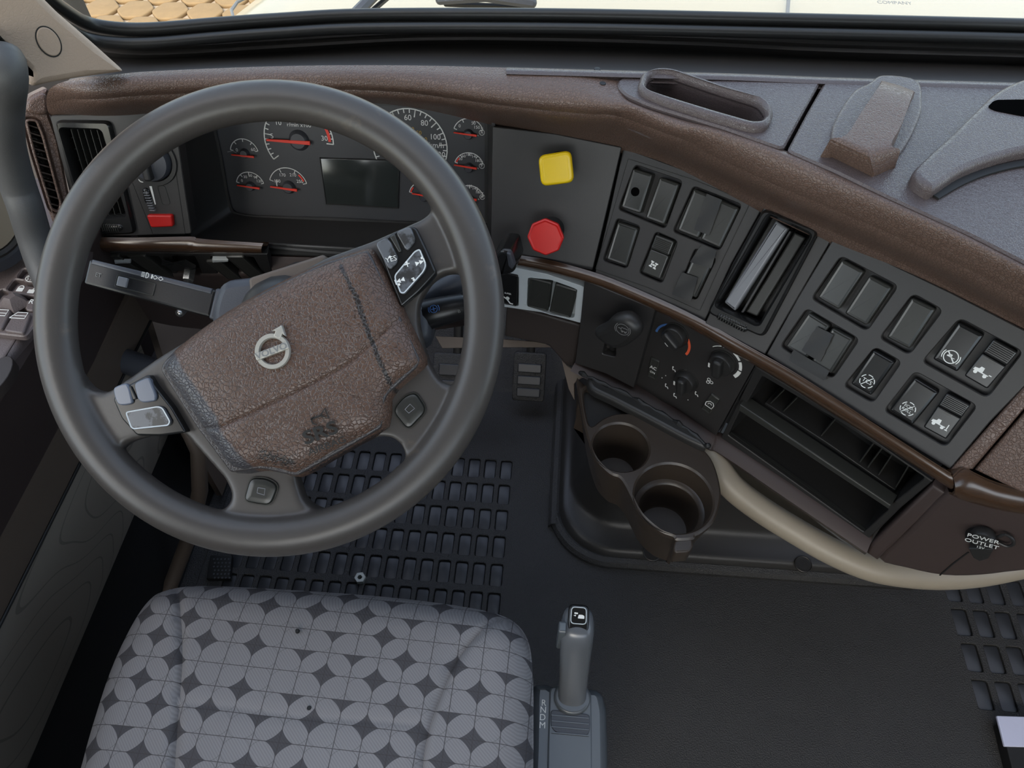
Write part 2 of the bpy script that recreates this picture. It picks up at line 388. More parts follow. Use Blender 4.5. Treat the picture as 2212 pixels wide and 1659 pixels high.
def pillow(F, loop, R, h0, h1, step, seams=(), gd=.003, gw=.005, crown=0, top=None, wts=None):
    """soft body: rounded border of radius R, grooves along seams"""
    loop = ccw(loop); ex = []
    lv = [R*(1-cos(pi/2*k/5)) for k in range(1, 6)]
    for d in lv: ex += [q for q in inset(loop, d)]
    xs = [q[0] for q in loop]; ys = [q[1] for q in loop]
    g = [(x, y) for x in np.arange(min(xs), max(xs), step) for y in np.arange(min(ys), max(ys), step)]
    ins = [q for q in g if inside(loop, q)]; dd = pdist(ins, loop); ins = [q for q, d in zip(ins, dd) if d > R*1.05]
    sp = []
    for s in seams:
        s = np.array(s, float)
        for i in range(len(s)-1):
            L = np.hypot(*(s[i+1]-s[i])); n = max(1, int(L/(gw*1.2)))
            for k in range(n):
                p = s[i]+(s[i+1]-s[i])*k/n; t = (s[i+1]-s[i])/L; nn = np.array([-t[1], t[0]])
                for o in (-gw, -gw*.45, 0, gw*.45, gw): sp.append(tuple(p+nn*o))
    if sp:
        ok = pdist(ins, np.array(sp)[2::5], False) > gw*1.15 if len(seams) == 1 else np.ones(len(ins), bool)
        if len(seams) > 1:
            ok = np.min([pdist(ins, s, False) for s in seams], axis=0) > gw*1.15
        ins = [q for q, o in zip(ins, ok) if o]
        dl = pdist(sp, loop); sp = [q for q, d in zip(sp, dl) if d > .0008 and inside(loop, q)]
    ex = [q for q in ex if inside(loop, q)]
    V, T = flat(loop, (), ex+ins+sp)
    d = pdist(V, loop); hh = []
    gs = np.zeros(len(V))
    for s, wt in zip(seams, wts or [1]*len(seams)): gs = np.maximum(gs, wt*np.clip(1-pdist(V, s, False)/gw, 0, 1)**.8)
    dm = max(d)
    for (x, y), k, g_ in zip(V, d, gs):
        q = min(k/R, 1); e = sqrt(max(0, 1-(1-q)**2)); h = h1-R+R*e + crown*(1-(1-k/dm)**2) - gd*g_*e
        if top: h += top(x, y)
        hh.append(h)
    body = ([F(x, y, h) for (x, y), h in zip(V, hh)], T)
    t0 = (lambda x, y: top(x, y)) if top else (lambda x, y: 0)
    wall = rings([[F(x, y, h0) for x, y in loop], [F(x, y, h1-R+t0(x, y)) for x, y in loop]], True, False)
    return join([body, wall])
def tube(path, rad, n=14, cap=True, flatn=1.0, up=(0, 0, 1)):
    P = [Vector(p) for p in path]; N = len(P); R = []
    rad = rad if isinstance(rad, (list, tuple)) else [rad]*N; pn = None
    for i in range(N):
        t = (P[min(i+1, N-1)]-P[max(i-1, 0)]).normalized()
        if pn is None: u_ = Vector(up); pn = (u_-t*u_.dot(t)).normalized() if abs(u_.dot(t)) < .98 else t.orthogonal().normalized()
        else: pn = (pn-t*pn.dot(t)).normalized()
        b = t.cross(pn)
        R.append([P[i]+(pn*cos(2*pi*k/n)*flatn+b*sin(2*pi*k/n))*rad[i] for k in range(n)])
    if cap:
        def dome(c, ring, t, r): return [[c+(q-c)*cos(a)+t*r*sin(a)*.8 for q in ring] for a in (pi/6, pi/3, pi/2.15)]
        t0 = (P[0]-P[1]).normalized(); t1 = (P[-1]-P[-2]).normalized()
        R = list(reversed(dome(P[0], R[0], t0, rad[0])))+R+dome(P[-1], R[-1], t1, rad[-1])
    return rings(R)
def lathe(F, c, prof, n=32, sx=1, cap0=True, cap1=True, a=0):
    return rings([[F(*q, h) for q in circ(c, max(r, 1e-5)*sx, n, max(r, 1e-5), a)] for r, h in prof], cap0, cap1)
def ribbon(F, pts, wd, h, th=.0003):
    """thin raised print along a polyline"""
    pts = [Vector(p) for p in pts]; N = len(pts); A, B = [], []
    for i in range(N):
        t = (pts[min(i+1, N-1)]-pts[max(i-1, 0)]); t = t.normalized() if t.length > 0 else Vector((1, 0)); nn = Vector((-t.y, t.x))*wd/2
        A.append(pts[i]+nn); B.append(pts[i]-nn)
    loop = [(q.x, q.y) for q in A]+[(q.x, q.y) for q in reversed(B)]
    n = N; R0 = [F(x, y, h) for x, y in loop]; R1 = [F(x, y, h+th) for x, y in loop]; V = R0+R1; m = 2*n; Fc = []
    for i in range(n-1): Fc.append([m+i, m+i+1, m+m-2-i, m+m-1-i])
    for i in range(m): Fc.append([i, (i+1) % m, m+(i+1) % m, m+i])
    return V, Fc
def arcp(c, r, a0, a1, n=16, ry=None):
    ry = ry or r; return [(c[0]+r*cos(radians(a0+(a1-a0)*k/n)), c[1]+ry*sin(radians(a0+(a1-a0)*k/n))) for k in range(n+1)]
def grid(rows, thick=None):
    n = len(rows[0]); V = [Vector(v) for r_ in rows for v in r_]; Fc = [[i*n+j, i*n+j+1, (i+1)*n+j+1, (i+1)*n+j] for i in range(len(rows)-1) for j in range(n-1)]
    return V, Fc
def sheet(rows, th, direction):
    """lofted sheet with real thickness"""
    d = Vector(direction)*th; n = len(rows[0]); m = len(rows); V = [Vector(v) for r_ in rows for v in r_]; K = len(V); V += [v+d for v in V[:K]]
    q = [[i*n+j, i*n+j+1, (i+1)*n+j+1, (i+1)*n+j] for i in range(m-1) for j in range(n-1)]; Fc = q+[[a+K for a in reversed(f)] for f in q]
    edge = [j for j in range(n)]+[i*n+n-1 for i in range(1, m)]+[(m-1)*n+j for j in range(n-2, -1, -1)]+[i*n for i in range(m-2, 0, -1)]
    for a, b in zip(edge, edge[1:]+edge[:1]): Fc.append([a, a+K, b+K, b])
    return V, Fc
def box(a, b):
    x0, y0, z0 = a; x1, y1, z1 = b
    return rings([[Vector((x0, y0, z0)), Vector((x1, y0, z0)), Vector((x1, y1, z0)), Vector((x0, y1, z0))], [Vector((x0, y0, z1)), Vector((x1, y0, z1)), Vector((x1, y1, z1)), Vector((x0, y1, z1))]])
def text(F, s, u, v, size, mt, parent, h=.0006, ang=0, name='lettering', ext=.00015, sx=1.0, bold=0, shear=0):
    c = bpy.data.curves.new('t', 'FONT'); c.body = s; c.size = size; c.align_x = 'CENTER'; c.align_y = 'CENTER'; c.extrude = ext; c.offset = bold; c.resolution_u = 3; c.shear = shear
    o = bpy.data.objects.new('t', c); me = bpy.data.meshes.new_from_object(o); bpy.data.objects.remove(o)
    ca, sa = cos(ang), sin(ang)
    V = [F(u+(p.co.x*sx)*ca-p.co.y*sa, v+(p.co.x*sx)*sa+p.co.y*ca, h+p.co.z) for p in me.vertices]; Fc = [list(p.vertices) for p in me.polygons]
    return obj(name, (V, Fc), mt, parent, sharp=20)
def quadF(F, px, h):
    """local axes of a pixel quad (TL,TR,BR,BL) on the panel: centre frame and half sizes"""
    q = F.P(px, h); c = (sum(p[0] for p in q)/4, sum(p[1] for p in q)/4)
    ex = Vector(((q[1][0]-q[0][0]+q[2][0]-q[3][0])/2, (q[1][1]-q[0][1]+q[2][1]-q[3][1])/2)); ey = Vector(((q[0][0]-q[3][0]+q[1][0]-q[2][0])/2, (q[0][1]-q[3][1]+q[1][1]-q[2][1])/2))
    return F.turn(c, atan2(ex.y, ex.x)), ex.length/2, ey.length/2, q
# ================================================================== FRAMES OF THE CAB
FW = Fr((-.27, .457, .857), 0, 53)                 # steering wheel plane
FC = Fr(hz(700, 520, .68), 0, 20)                   # instrument face
FL = Fr(hz(330, 515, .70), -2, 20)                  # left dash face
FPK = Fr(hz(1190, 565, .70), 8.5, 27)               # brake knob plate
F1 = Fr(hz(1400, 640, .70), 27.3, 32)               # first switch panel
FV = Fr(hz(1590, 740, .70), 31, 33)                 # centre vent
F2 = Fr(hz(1840, 880, .70), 39, 31)                 # second switch panel
FCL = Fr(hz(1500, 715, .675), 34, 6)                # climate panel
FLV = Fr(hz(1330, 650, .68), 25, 6)                 # trailer brake lever plate
FSI = Fr(hz(1190, 600, .68), 12, 6)                 # silver framed switches
FBN = Fr(hz(1800, 880, .675), 37, 6)                # storage bin
FDS = Fr((-.7, .5, .745), 0, 90)                    # door sill, horizontal
FZ = Fr((0, 0, 0), 0, 90)                           # floor
def hp(p, n=1): return [hz(x, y, z) for x, y, z in p]
# ================================================================== SETTING
fl = struct('floor', box((-1.0, -.95, -.08), (1.55, 1.45, -.012)), RUB)
struct('ceiling', box((-1.02, -.95, 1.95), (1.57, .20, 2.0)), HEAD)
struct('wall_back', [box((-1.02, -1.0, -.08), (1.57, -.95, 1.05)), box((-1.02, -1.0, 1.60), (1.57, -.95, 1.95)), box((-1.02, -1.0, 1.05), (-.75, -.95, 1.60)), box((1.30, -1.0, 1.05), (1.57, -.95, 1.60))], HEAD)  # opening left in the unseen back wall for the added window
struct('added_light_window', box((-.75, -.98, 1.05), (1.30, -.975, 1.60)), GLASS)  # unseen rear window, added to let more sky light into the cab
struct('wall_front', box((-1.0, 1.42, -.08), (1.55, 1.46, .40)), DRK)
struct('wall_left', box((-1.0, .80, -.08), (-.96, 1.42, .70)), TAUD)
# rubber mat with moulded wells and a smooth pad in each
mat_t = thing('floor_mat', 'black textured rubber floor mat with rows of moulded rectangular wells under the pedals and aisle', 'floor mat', (.2, .5, 0))
cells = []
def cell_block(x0, y0, nx, ny, dx, dy, w_, h_, skip=None, lean=0):
    for j in range(ny):
        for i in range(nx):
            cx, cy = x0+i*dx+lean*j, y0-j*dy
            if skip and skip(cx, cy): continue
            cells.append((cx, cy, w_, h_))
cell_block(-.594, .809, 16, 7, .0346, .0595, .0245, .046)
cell_block(.809, .808, 9, 7, .0405, .0655, .0285, .051)
mo = rnd([(-.655, -.5), (1.40, -.5), (1.40, 1.12), (-.655, 1.12)], .05)
hol = [rnd([(x-w_/2, y-h_/2), (x+w_/2, y-h_/2), (x+w_/2, y+h_/2), (x-w_/2, y+h_/2)], .005, 2) for x, y, w_, h_ in cells]
obj('mat_sheet', plate(FZ, mo, hol, -.010, 0, .0012, floor=False), RUB, mat_t)
def cell_mesh(w_, h_):
    p = rnd([(-w_/2, -h_/2), (w_/2, -h_/2), (w_/2, h_/2), (-w_/2, h_/2)], .005, 2); F = Fr((0, 0, 0), 0, 90)
    V, Fc = prism(F, p, -.0105, -.0045, .0012, 2); me = bpy.data.meshes.new('mat_cell'); me.from_pydata([tuple(v) for v in V], [], Fc); me.shade_smooth(); me.set_sharp_from_angle(angle=.6); me.materials.append(RUBC); return me
cms = {}
for x, y, w_, h_ in cells:
    me = cms.get(w_) or cms.setdefault(w_, cell_mesh(w_-.0012, h_-.0012))
    o = bpy.data.objects.new('mat_cell', me); COL.objects.link(o); o.parent = mat_t; o.location = (x-.2, y-.5, 0)
# toe board rising under the dash
struct('trim_1', sheet([[(-.68, 1.0, -.01), (.05, 1.0, -.01)], [(-.68, 1.22, .12), (.05, 1.22, .12)], [(-.68, 1.40, .5), (.05, 1.40, .5)]], .02, (0, .5, -1)), RUB)
# ------------------------------------------------------------------ doors
def door_face(X, sgn, name, num):
    d = struct(name, sheet([[(X(.70), -.94, .70), (X(.70), .9, .70)], [(X(.60)-.01*sgn, -.94, .60), (X(.60)-.01*sgn, .9, .60)], [(X(.54), -.94, .54), (X(.54), .9, .54)]], .03, (-sgn, 0, 0)), KNEE)
    return d
drv = struct('door_1', [box((-1.0, -.94, -.02), (-.93, .86, .86))], TAUP)
LEd = [(.735, -.612), (.715, -.604), (.64, -.622), (.575, -.648), (.548, -.655)]
obj('armrest_pad', sheet([[(x, -.94, z), (x, .28, z), (x, .62, z), (x-.01, .80, z)] for z, x in LEd], .03, (-1, 0, -.2)), KNEE, drv)
obj('upper_band', sheet([[(x, -.94, z), (x, .86, z)] for z, x in [(.548, -.655), (.50, -.664), (.455, -.672)]], .03, (-1, 0, 0)), TAUP, drv)
obj('fabric_panel', sheet([[(x, -.94+k*.14, z) for k in range(13)] for z, x in [(.452, -.672), (.42, -.677), (.30, -.70), (.20, -.72), (.17, -.73)]], .03, (-1, 0, 0)), DOORF, drv)
obj('lower_rail', sheet([[(x, -.94, z), (x, .95, z)] for z, x in [(.17, -.732), (.10, -.735), (-.01, -.69)]], .03, (-1, 0, 0)), DRK, drv)
obj('seal_strip', tube([(-.670, -.9, .4535), (-.670, .2, .4535), (-.670, .86, .4535)], .0022, 8), SEAL, drv)
# top of the door inner panel with the leather grain
sill = [(-.612, -.94), (-.612, .40), (-.604, .56), (-.60, .66), (-.63, .74), (-.70, .80), (-.92, .80), (-.92, -.94)]
FS0 = Fr((0, 0, .735), 0, 90)
obj('sill_top', prism(FS0, rnd(sill, .03), -.03, 0, .008), DOORV, drv)
pil = [FS0.uv(p, 0) for p in [(0, 788), (30, 765), (52, 800), (30, 850), (0, 880)]]
obj('pull_cup', prism(FS0, circ(FS0.uv((-8, 812)), .014, 20, .028), -.012, .0012, .001), TAUD, drv)
# passenger door far right, only its lower half matters for the light
pd = struct('door_2', box((1.48, -.94, -.02), (1.55, 1.42, .86)), TAUP)
struct('window_1', box((-.985, -.9, .86), (-.98, .9, 1.7)), GLASS)
struct('window_2', box((1.52, -.9, .86), (1.525, .9, 1.7)), GLASS)
struct('trim_2', [box((-1.02, -.95, 1.70), (-.97, .75, 1.95)), box((1.50, -.95, 1.70), (1.57, .75, 1.95)), box((-1.02, -.95, .86), (-.97, -.55, 1.7)), box((1.50, -.95, .86), (1.57, -.55, 1.7))], TAUP)
# window and mirror switch block on the door sill
ws = thing('window_switch_panel', 'grey brown window and mirror switch block on the door sill left of the wheel', 'switch panel', FS0(*FS0.uv((40, 660))))
FDS = FS0
outl = rnd(FDS.P([(55, 586), (92, 588), (92, 700), (62, 737), (0, 730), (-60, 722), (-30, 655), (5, 640)]), .006)
def quadp(pts): return [(p[0]/3.687, 420+p[1]/3.687) for p in pts]
wb = [('defrost_button', quadp([(215, 632), (300, 640), (325, 718), (178, 692)])), ('lock_rocker', quadp([(145, 717), (305, 742), (290, 815), (92, 790)])),
      ('mirror_button', quadp([(28, 800), (82, 810), (52, 898), (-30, 885)])), ('mirror_button', quadp([(215, 842), (285, 840), (268, 932), (203, 925)])),
      ('window_rocker', quadp([(122, 932), (250, 952), (188, 1112), (28, 1088)])), ('window_rocker', quadp([(-60, 905), (92, 922), (15, 1080), (-120, 1060)]))]
hs = []
for n_, q in wb: hs.append(rnd(inset(FDS.P(q), -.0015), .004, 3))
obj('base_plate', plate(FDS, outl, hs, .0005, .008, .0015), DOORV, ws)
for (n_, q) in wb:
    b_ = obj(n_, prism(FDS, rnd(FDS.P(q, .011), .004, 3), .001, .012, .002), DOORV, ws, label={'defrost_button': 'mirror heater button with wavy line symbol', 'lock_rocker': 'door lock rocker with open and closed padlocks'}.get(n_))
jc = FDS.uv((34, 654), .01)
obj('mirror_joystick', rings([[FDS(jc[0]+x*s, jc[1]+y*s, h) for x, y in [(-1, -.6), (.3, -.9), (1, .1), (0, .9)]] for s, h in ((.017, .008), (.012, .016), (.006, .022))]), DOORV, ws)
def sym(F, px, fn, mt, par, h=.0123, name='symbol'):
    c = F.uv(px, h); obj(name, fn(c, h), mt, par)
for px, op in (((45, 623), 0), ((69, 627), .004)):
    sym(FDS, px, lambda c, h: [prism(FDS, [(c[0]-.004, c[1]-.005), (c[0]+.004, c[1]-.005), (c[0]+.004, c[1]+.001), (c[0]-.004, c[1]+.001)], h, h+.0002, 0), ribbon(FDS, arcp((c[0]+op, c[1]+.001), .0032, 0, 180, 8), .0012, h)], WHT, ws)
text(FDS, 'L', *FDS.uv((15, 645), .012), .010, GRYP, ws, .0122); text(FDS, 'R', *FDS.uv((68, 652), .012), .010, WHT, ws, .0122)
sym(FDS, (70, 601), lambda c, h: [ribbon(FDS, [(c[0]+dx+.0012*sin(t*2), c[1]-.004+t*.002) for t in range(5)], .0009, h) for dx in (-.005, -.0015, .002, .005)]+[ribbon(FDS, arcp(c, .008, 0, 360, 18, .006), .0009, h)], WHT, ws)
for px in ((42, 682), (0, 676)):
    sym(FDS, px, lambda c, h: [ribbon(FDS, [(c[0]-.010, c[1]-.004), (c[0]-.004, c[1]+.005), (c[0]+.008, c[1]+.005), (c[0]+.008, c[1]-.004), (c[0]-.010, c[1]-.004)], .001, h), ribbon(FDS, [(c[0]-.006, c[1]), (c[0]+.008, c[1])], .0008, h)], WHT, ws)
# door speaker at the left border
FSP = Fr(atx(-30, 470, -.67), -62, 8)
sp_c = FSP.uv((-52, 470)); spk = thing('door_speaker', 'round black rimmed speaker in the door left of the vertical grab handle', 'speaker', FSP(*sp_c))
obj('speaker_housing', lathe(FSP, sp_c, [(.072, -.02), (.072, 0), (.069, .005), (.056, .008), (.047, .004)], 40), BLGR, spk)
obj('speaker_ring', lathe(FSP, sp_c, [(.051, .0), (.051, .010), (.047, .013), (.043, .010), (.043, .003)], 40), SEAL, spk)
obj('speaker_cone', lathe(FSP, sp_c, [(.043, .003), (.042, .008), (.02, .010), (.001, .011)], 40), BEIGE, spk)
# ------------------------------------------------------------------ windshield, pillar, cowl
cow = [ # px, z rows from dash back edge to the glass
 [(130, 190, .905), (320, 164, .91), (600, 152, .915), (900, 150, .915), (1200, 158, .915), (1500, 167, .915), (1800, 178, .915), (2212, 190, .915), (2500, 203, .915)],
 [(160, 160, .88), (300, 150, .875), (600, 139, .87), (900, 137, .87), (1200, 144, .87), (1500, 153, .87), (1800, 164, .87), (2212, 176, .87), (2500, 189, .87)],
 [(185, 120, .86), (320, 120, .85), (600, 108, .84), (900, 92, .84), (1200, 95, .84), (1500, 108, .84), (1800, 124, .84), (2212, 138, .84), (2500, 150, .84)],
 [(165, 85, .885), (300, 103, .88), (600, 88, .87), (900, 72, .87), (1200, 73, .87), (1500, 82, .87), (1800, 96, .87), (2212, 108, .87), (2500, 120, .87)],
 [(150, 62, .886), (280, 84, .88), (600, 68, .875), (900, 55, .875), (1200, 56, .875), (1500, 62, .875), (1800, 74, .875), (2212, 84, .875), (2500, 95, .875)],
 [(120, 40, .905), (270, 72, .895), (600, 50, .89), (900, 42, .89), (1200, 42, .89), (1500, 46, .89), (1800, 54, .89), (2212, 62, .89), (2500, 70, .89)]]
rows = [smooth([tuple(hz(*q)) for q in r_], 5, False) for r_ in cow]
rows = [list(c) for c in zip(*[smooth(list(c), 3, False) for c in zip(*rows)])]
struct('trim_3', sheet(rows, .01, (0, 0, -1)), COWL)
seal_px = [(60, -60, 1.03), (100, -12, .985), (135, 18, .955), (190, 50, .92), (260, 62, .905), (340, 62, .90), (460, 52, .897), (600, 42, .895), (800, 32, .895), (1200, 32, .895), (1700, 42, .895), (2212, 54, .895), (2500, 62, .895)]
seal = smooth([tuple(hz(*q)) for q in seal_px], 6, False)
struct('trim_4', [tube(seal, .008, 12), tube([(x, y-.016, z-.010) for x, y, z in seal[8:]], .007, 12)], SEAL, sharp=60)
SE = [Vector(p) for p in seal]
top = [Vector((p.x*.96, .22, 1.93)) for p in SE]
struct('window_3', sheet([SE, [a.lerp(b, .5)+Vector((0, .04, 0)) for a, b in zip(SE, top)], top], .005, (0, 1, .6)), GLASS)
FP = Fr(hz(275, 157, .935), -52, 8)
pill = [(275, 157), (200, 90), (130, 30), (60, -40), (10, -120), (-200, -160), (-180, 60), (0, 97), (25, 122), (62, 152), (70, 192), (110, 182), (180, 170)]
ap = struct('trim_5', prism(FP, rnd(FP.P(pill), .006, 3), -.04, 0, .008), BEIGL)
pc = FP.uv((105, 90), 0); pr = hypot(*(Vector(FP.uv((105, 58), 0))-Vector(pc)))
obj('round_cap', prism(FP, circ(pc, pr*.72, 32, pr), -.001, .0012, .001), BEIGL, ap)
obj('cap_gap', ribbon(FP, [(pc[0]+x, pc[1]+y) for x, y in circ((0, 0), pr*.76, 33, pr*1.05)]+[(pc[0]+pr*.76, pc[1])], .0012, .0001, .0004), SEAL, ap)
struct('trim_7', rings([[Vector((-.80, .80, .98)), Vector((-.70, .82, .98)), Vector((-.72, .90, .98)), Vector((-.86, .90, .98))], [Vector((-.98, .10, 1.95)), Vector((-.88, .12, 1.95)), Vector((-.88, .22, 1.95)), Vector((-.98, .22, 1.95))]]), BEIGL)
struct('trim_6', [box((-.99, .78, .3), (-.80, .95, .82))], BEIGL)
# left grab handle
gp = [hz(*q) for q in [(8, 128, 1.01), (13, 165, 1.0), (10, 210, .97), (8, 255, .945), (12, 305, .915), (24, 355, .885), (40, 405, .855), (54, 445, .835), (72, 505, .80), (92, 565, .77), (116, 625, .745)]]
gh = thing('grab_handle', 'dark grey padded grab handle running down the windshield pillar at far left', 'grab handle', gp[-1])
gps = smooth([tuple(p) for p in gp], 5, False)
obj('grip', tube(gps, [.0185 for i in range(len(gps))], 20), DGREY, gh)
obj('mount_bracket', prism(FP, rnd(FP.P([(-10, 60), (8, 97), (30, 122), (64, 158), (58, 150), (20, 150), (-30, 120)], .004), .004), -.002, .008, .003), SEAL, gh)
# ------------------------------------------------------------------ outside
gr = struct('ground', box((-14, 1.6, -1.62), (10, 22, -1.515)), JOINT)
st = prism(Fr((0, 0, 0), 0, 90), rnd([(0.150*cos(radians(60*k+8)), 0.150*sin(radians(60*k+8))) for k in range(6)], .03, 2), -.005, .03, .012)
sme = bpy.data.meshes.new('paving_stone'); sme.from_pydata([tuple(v) for v in st[0]], [], st[1]); sme.shade_smooth(); sme.materials.append(STONE)
ORG_[gr.name] = gr.location.copy()
for i in range(-15, 15):
    for j in range(-9, 9):
        x = -3.4+i*.28+(j % 2)*.14; y = 6.1+j*.243
        if -6 < x < -1.3 and 4.6 < y < 8.2:
            o = bpy.data.objects.new('paving_stone', sme); COL.objects.link(o); o.parent = gr
            o.location = Vector((x, y, -1.515+random.uniform(-.004, .004)))-gr.location; o.rotation_euler = (0, 0, random.uniform(-.03, .03))
hood = thing('truck_hood', 'sunlit cream white truck hood outside beyond the windshield', 'truck hood', (.3, 1.9, .3))
def hl(t): return hz(375+(430-375)*t, 50-40*t, .45)
hr = []
for k in range(9):
    y = 1.25+k*.24; xl = -.985+.04*k+.02*k; z = .50-.012*k
    if k < 1: xl = -1.0
    hr.append([(xl-.10, y, z-.5), (xl-.03, y, z-.10), (xl, y, z-.03), (xl+.05, y, z), (xl+.2, y, z+.02), (.3, y, z+.05), (1.2, y, z+.02), (2.0, y, z-.02), (2.5, y, z-.1)])
obj('hood_skin', sheet([smooth(r_, 3, False) for r_ in hr], .02, (0, 0, -1)), HOOD, hood, sharp=60)
obj('hood_crease', tube([hz(505, 40, .515), hz(500, 22, .515), hz(512, 5, .512), hz(560, -20, .51)], .004, 6), GRYP, hood)
obj('hood_gap', ribbon(Fr((0, 0, .548), 0, 90), [(x, y) for x, y in [hz(1700, 40, .548)[:2], hz(1705, -30, .548)[:2]]], .008, 0, .003), GRYP, hood)
FH = Fr((0, 0, .56), 0, 90)
text(FH, 'COMPANY', *FH.uv((1932, 6)), .02, GRYP, hood, .0, sx=.8)
for nm, a, b, lb in (('wiper', (770, 28), (850, -30), 'dark wiper blade lying on the hood left of centre behind the glass'), ('wiper', (950, -2), (1150, 6), 'thin dark wiper arm at the top edge above the dashboard centre')):
    pa, pb = hz(a[0], a[1], .62), hz(b[0], b[1], .62); wt = thing(nm, lb, 'wiper', pa, 'windshield wipers')
    obj('wiper_arm', tube([pa, (pa+pb)/2+Vector((0, 0, .01)), pb], .012, 8), BLGR, wt); obj('wiper_blade', tube([pa+Vector((.01, .012, -.016)), pb+Vector((0, .012, -.016))], .006, 6), SEAL, wt)
# ================================================================== DASHBOARD BODY
dash = thing('dashboard', 'brown grained wrap-around dashboard body with padded brow and top cover', 'dashboard', (0, .7, .5))
st_ = [ # stations left to right; each: r0 lower edge .. r6 far edge
 [(105, 246, .845), (100, 222, .872), (103, 200, .893), (112, 188, .905), (128, 180, .912), (150, 173, .914), (170, 168, .915)],
 [(215, 244, .845), (210, 232, .872), (205, 218, .898), (205, 202, .914), (212, 184, .922), (225, 170, .925), (240, 162, .924)],
 [(345, 240, .842), (342, 228, .868), (338, 214, .896), (335, 199, .914), (332, 180, .924), (328, 164, .928), (326, 154, .928)],
 [(600, 207, .858), (600, 204, .874), (600, 200, .898), (600, 190, .915), (600, 174, .924), (600, 158, .929), (600, 143, .93)],
 [(850, 213, .858), (850, 209, .874), (850, 204, .898), (852, 193, .915), (852, 175, .924), (852, 158, .929), (852, 141, .93)],
 [(1068, 258, .843), (1070, 247, .866), (1074, 234, .896), (1078, 219, .914), (1084, 196, .924), (1088, 170, .929), (1094, 146, .93)],
 [(1200, 288, .838), (1206, 271, .862), (1214, 251, .893), (1222, 232, .913), (1232, 206, .924), (1240, 178, .929), (1250, 151, .93)],
 [(1290, 306, .837), (1298, 286, .861), (1306, 263, .890), (1312, 246, .911), (1318, 226, .924), (1326, 196, .927), (1338, 158, .924)],
 [(1343, 318, .836), (1350, 296, .860), (1356, 274, .889), (1360, 256, .909), (1362, 236, .922), (1360, 222, .926), (1358, 215, .921)],
 [(1420, 344, .835), (1431, 322, .859), (1443, 299, .888), (1452, 282, .908), (1462, 266, .923), (1468, 261, .927), (1472, 257, .921)],
 [(1500, 378, .834), (1512, 354, .858), (1526, 328, .888), (1542, 303, .908), (1555, 288, .922), (1562, 284, .927), (1566, 280, .921)],
 [(1650, 447, .832), (1664, 422, .856), (1680, 394, .888), (1700, 364, .908), (1715, 346, .922), (1722, 341, .927), (1726, 337, .921)],
 [(1830, 530, .832), (1846, 502, .856), (1864, 474, .888), (1884, 446, .908), (1900, 432, .922), (1906, 427, .927), (1911, 423, .921)],
 [(2000, 607, .832), (2018, 580, .856), (2038, 552, .888), (2062, 524, .908), (2076, 513, .922), (2083, 508, .927), (2089, 504, .921)],
 [(2212, 712, .832), (2232, 686, .856), (2256, 662, .888), (2282, 636, .908), (2296, 626, .922), (2304, 622, .927), (2310, 618, .921)],
 [(2500, 850, .832), (2520, 824, .856), (2544, 800, .888), (2570, 774, .908), (2584, 764, .922), (2592, 760, .927), (2598, 756, .921)]]
for c in st_[9:]:   # widen the flat top before the cover gap
    lp3 = lambda a, b, t, z: (a[0]+(b[0]-a[0])*t, a[1]+(b[1]-a[1])*t, z)
    c[4], c[3], c[2] = lp3(c[4], c[3], .45, .9235), lp3(c[3], c[2], .4, .912), lp3(c[2], c[1], .3, .891)
cols = [smooth([tuple(hz(*q)) for q in c], 3, False) for c in st_]
rows = [smooth(list(r_), 6, False) for r_ in zip(*cols)]
obj('padded_brow', sheet(rows, .012, (0, .4, -1)), BROWN, dash, sharp=60)
# top cover pieces with gaps
FT = Fr((0, 0, .925), 0, 90)
def TPp(p): return FT.P(p)
gap = [(1340, 186), (1352, 212), (1400, 236), (1470, 258), (1562, 286), (1640, 313), (1690, 331)]
top1 = [(1332, 178), (1350, 168), (1420, 165), (1600, 169), (1775, 174), (1733, 250), (1690, 331)] + list(reversed(gap[:-1]))
topA = rnd(inset(TPp([(1335, 200), (1328, 182), (1352, 167), (1420, 165), (1600, 169), (1778, 174), (1735, 251), (1692, 331), (1640, 313), (1562, 285), (1470, 257), (1400, 235), (1352, 214)]), .0012), .008, 4)
cup_o = rnd(TPp([(1374, 205), (1385, 172), (1420, 166), (1450, 168), (1560, 206), (1655, 232), (1668, 262), (1655, 290), (1625, 296), (1540, 272), (1440, 240), (1390, 220)]), .012, 4)
well = rnd(TPp([(1392, 203), (1400, 178), (1425, 172), (1450, 175), (1555, 211), (1638, 236), (1652, 262), (1640, 278), (1620, 280), (1540, 257), (1440, 226), (1402, 213)]), .012, 4)
obj('top_cover', plate(FT, topA, [well], -.035, .004, .002), TOPV, dash)
k_ = min(len(cup_o), len(well)); obj('tray_rim', ringp(FT, cup_o[:k_], well[:k_], 0, .012, .004), TOPV, dash, label='raised rim of the long coin tray in the top cover', sharp=60)
topB = rnd(inset(TPp([(1782, 174), (2212, 184), (2500, 198), (2700, 860), (2598, 765), (2310, 628), (2089, 514), (1911, 432), (1800, 378), (1695, 332), (1738, 251)]), .0012), .006, 3)
obj('top_cover', plate(FT, topB, [], -.03, .004, .002), TOPV, dash)
back = [(1094, 146, .93), (1350, 153, .93), (1600, 160, .929), (1800, 168, .928), (2212, 180, .928), (2500, 192, .928)]
obj('rear_lip', sheet([smooth([tuple(hz(x, y+d, z+e)) for x, y, z in back], 4, False) for d, e in ((-1, -.012), (0, 0), (6, .003), (14, .001), (22, -.012))], .006, (0, 0, -1)), TOPV, dash, sharp=60)
obj('cover_deck', prism(FT, TPp([(1385, 180), (1390, 120), (1800, 122), (2500, 150), (2700, 700), (2310, 545), (1911, 360), (1710, 270), (1560, 222), (1440, 195)]), -.05, -.034, 0), DRK, dash)
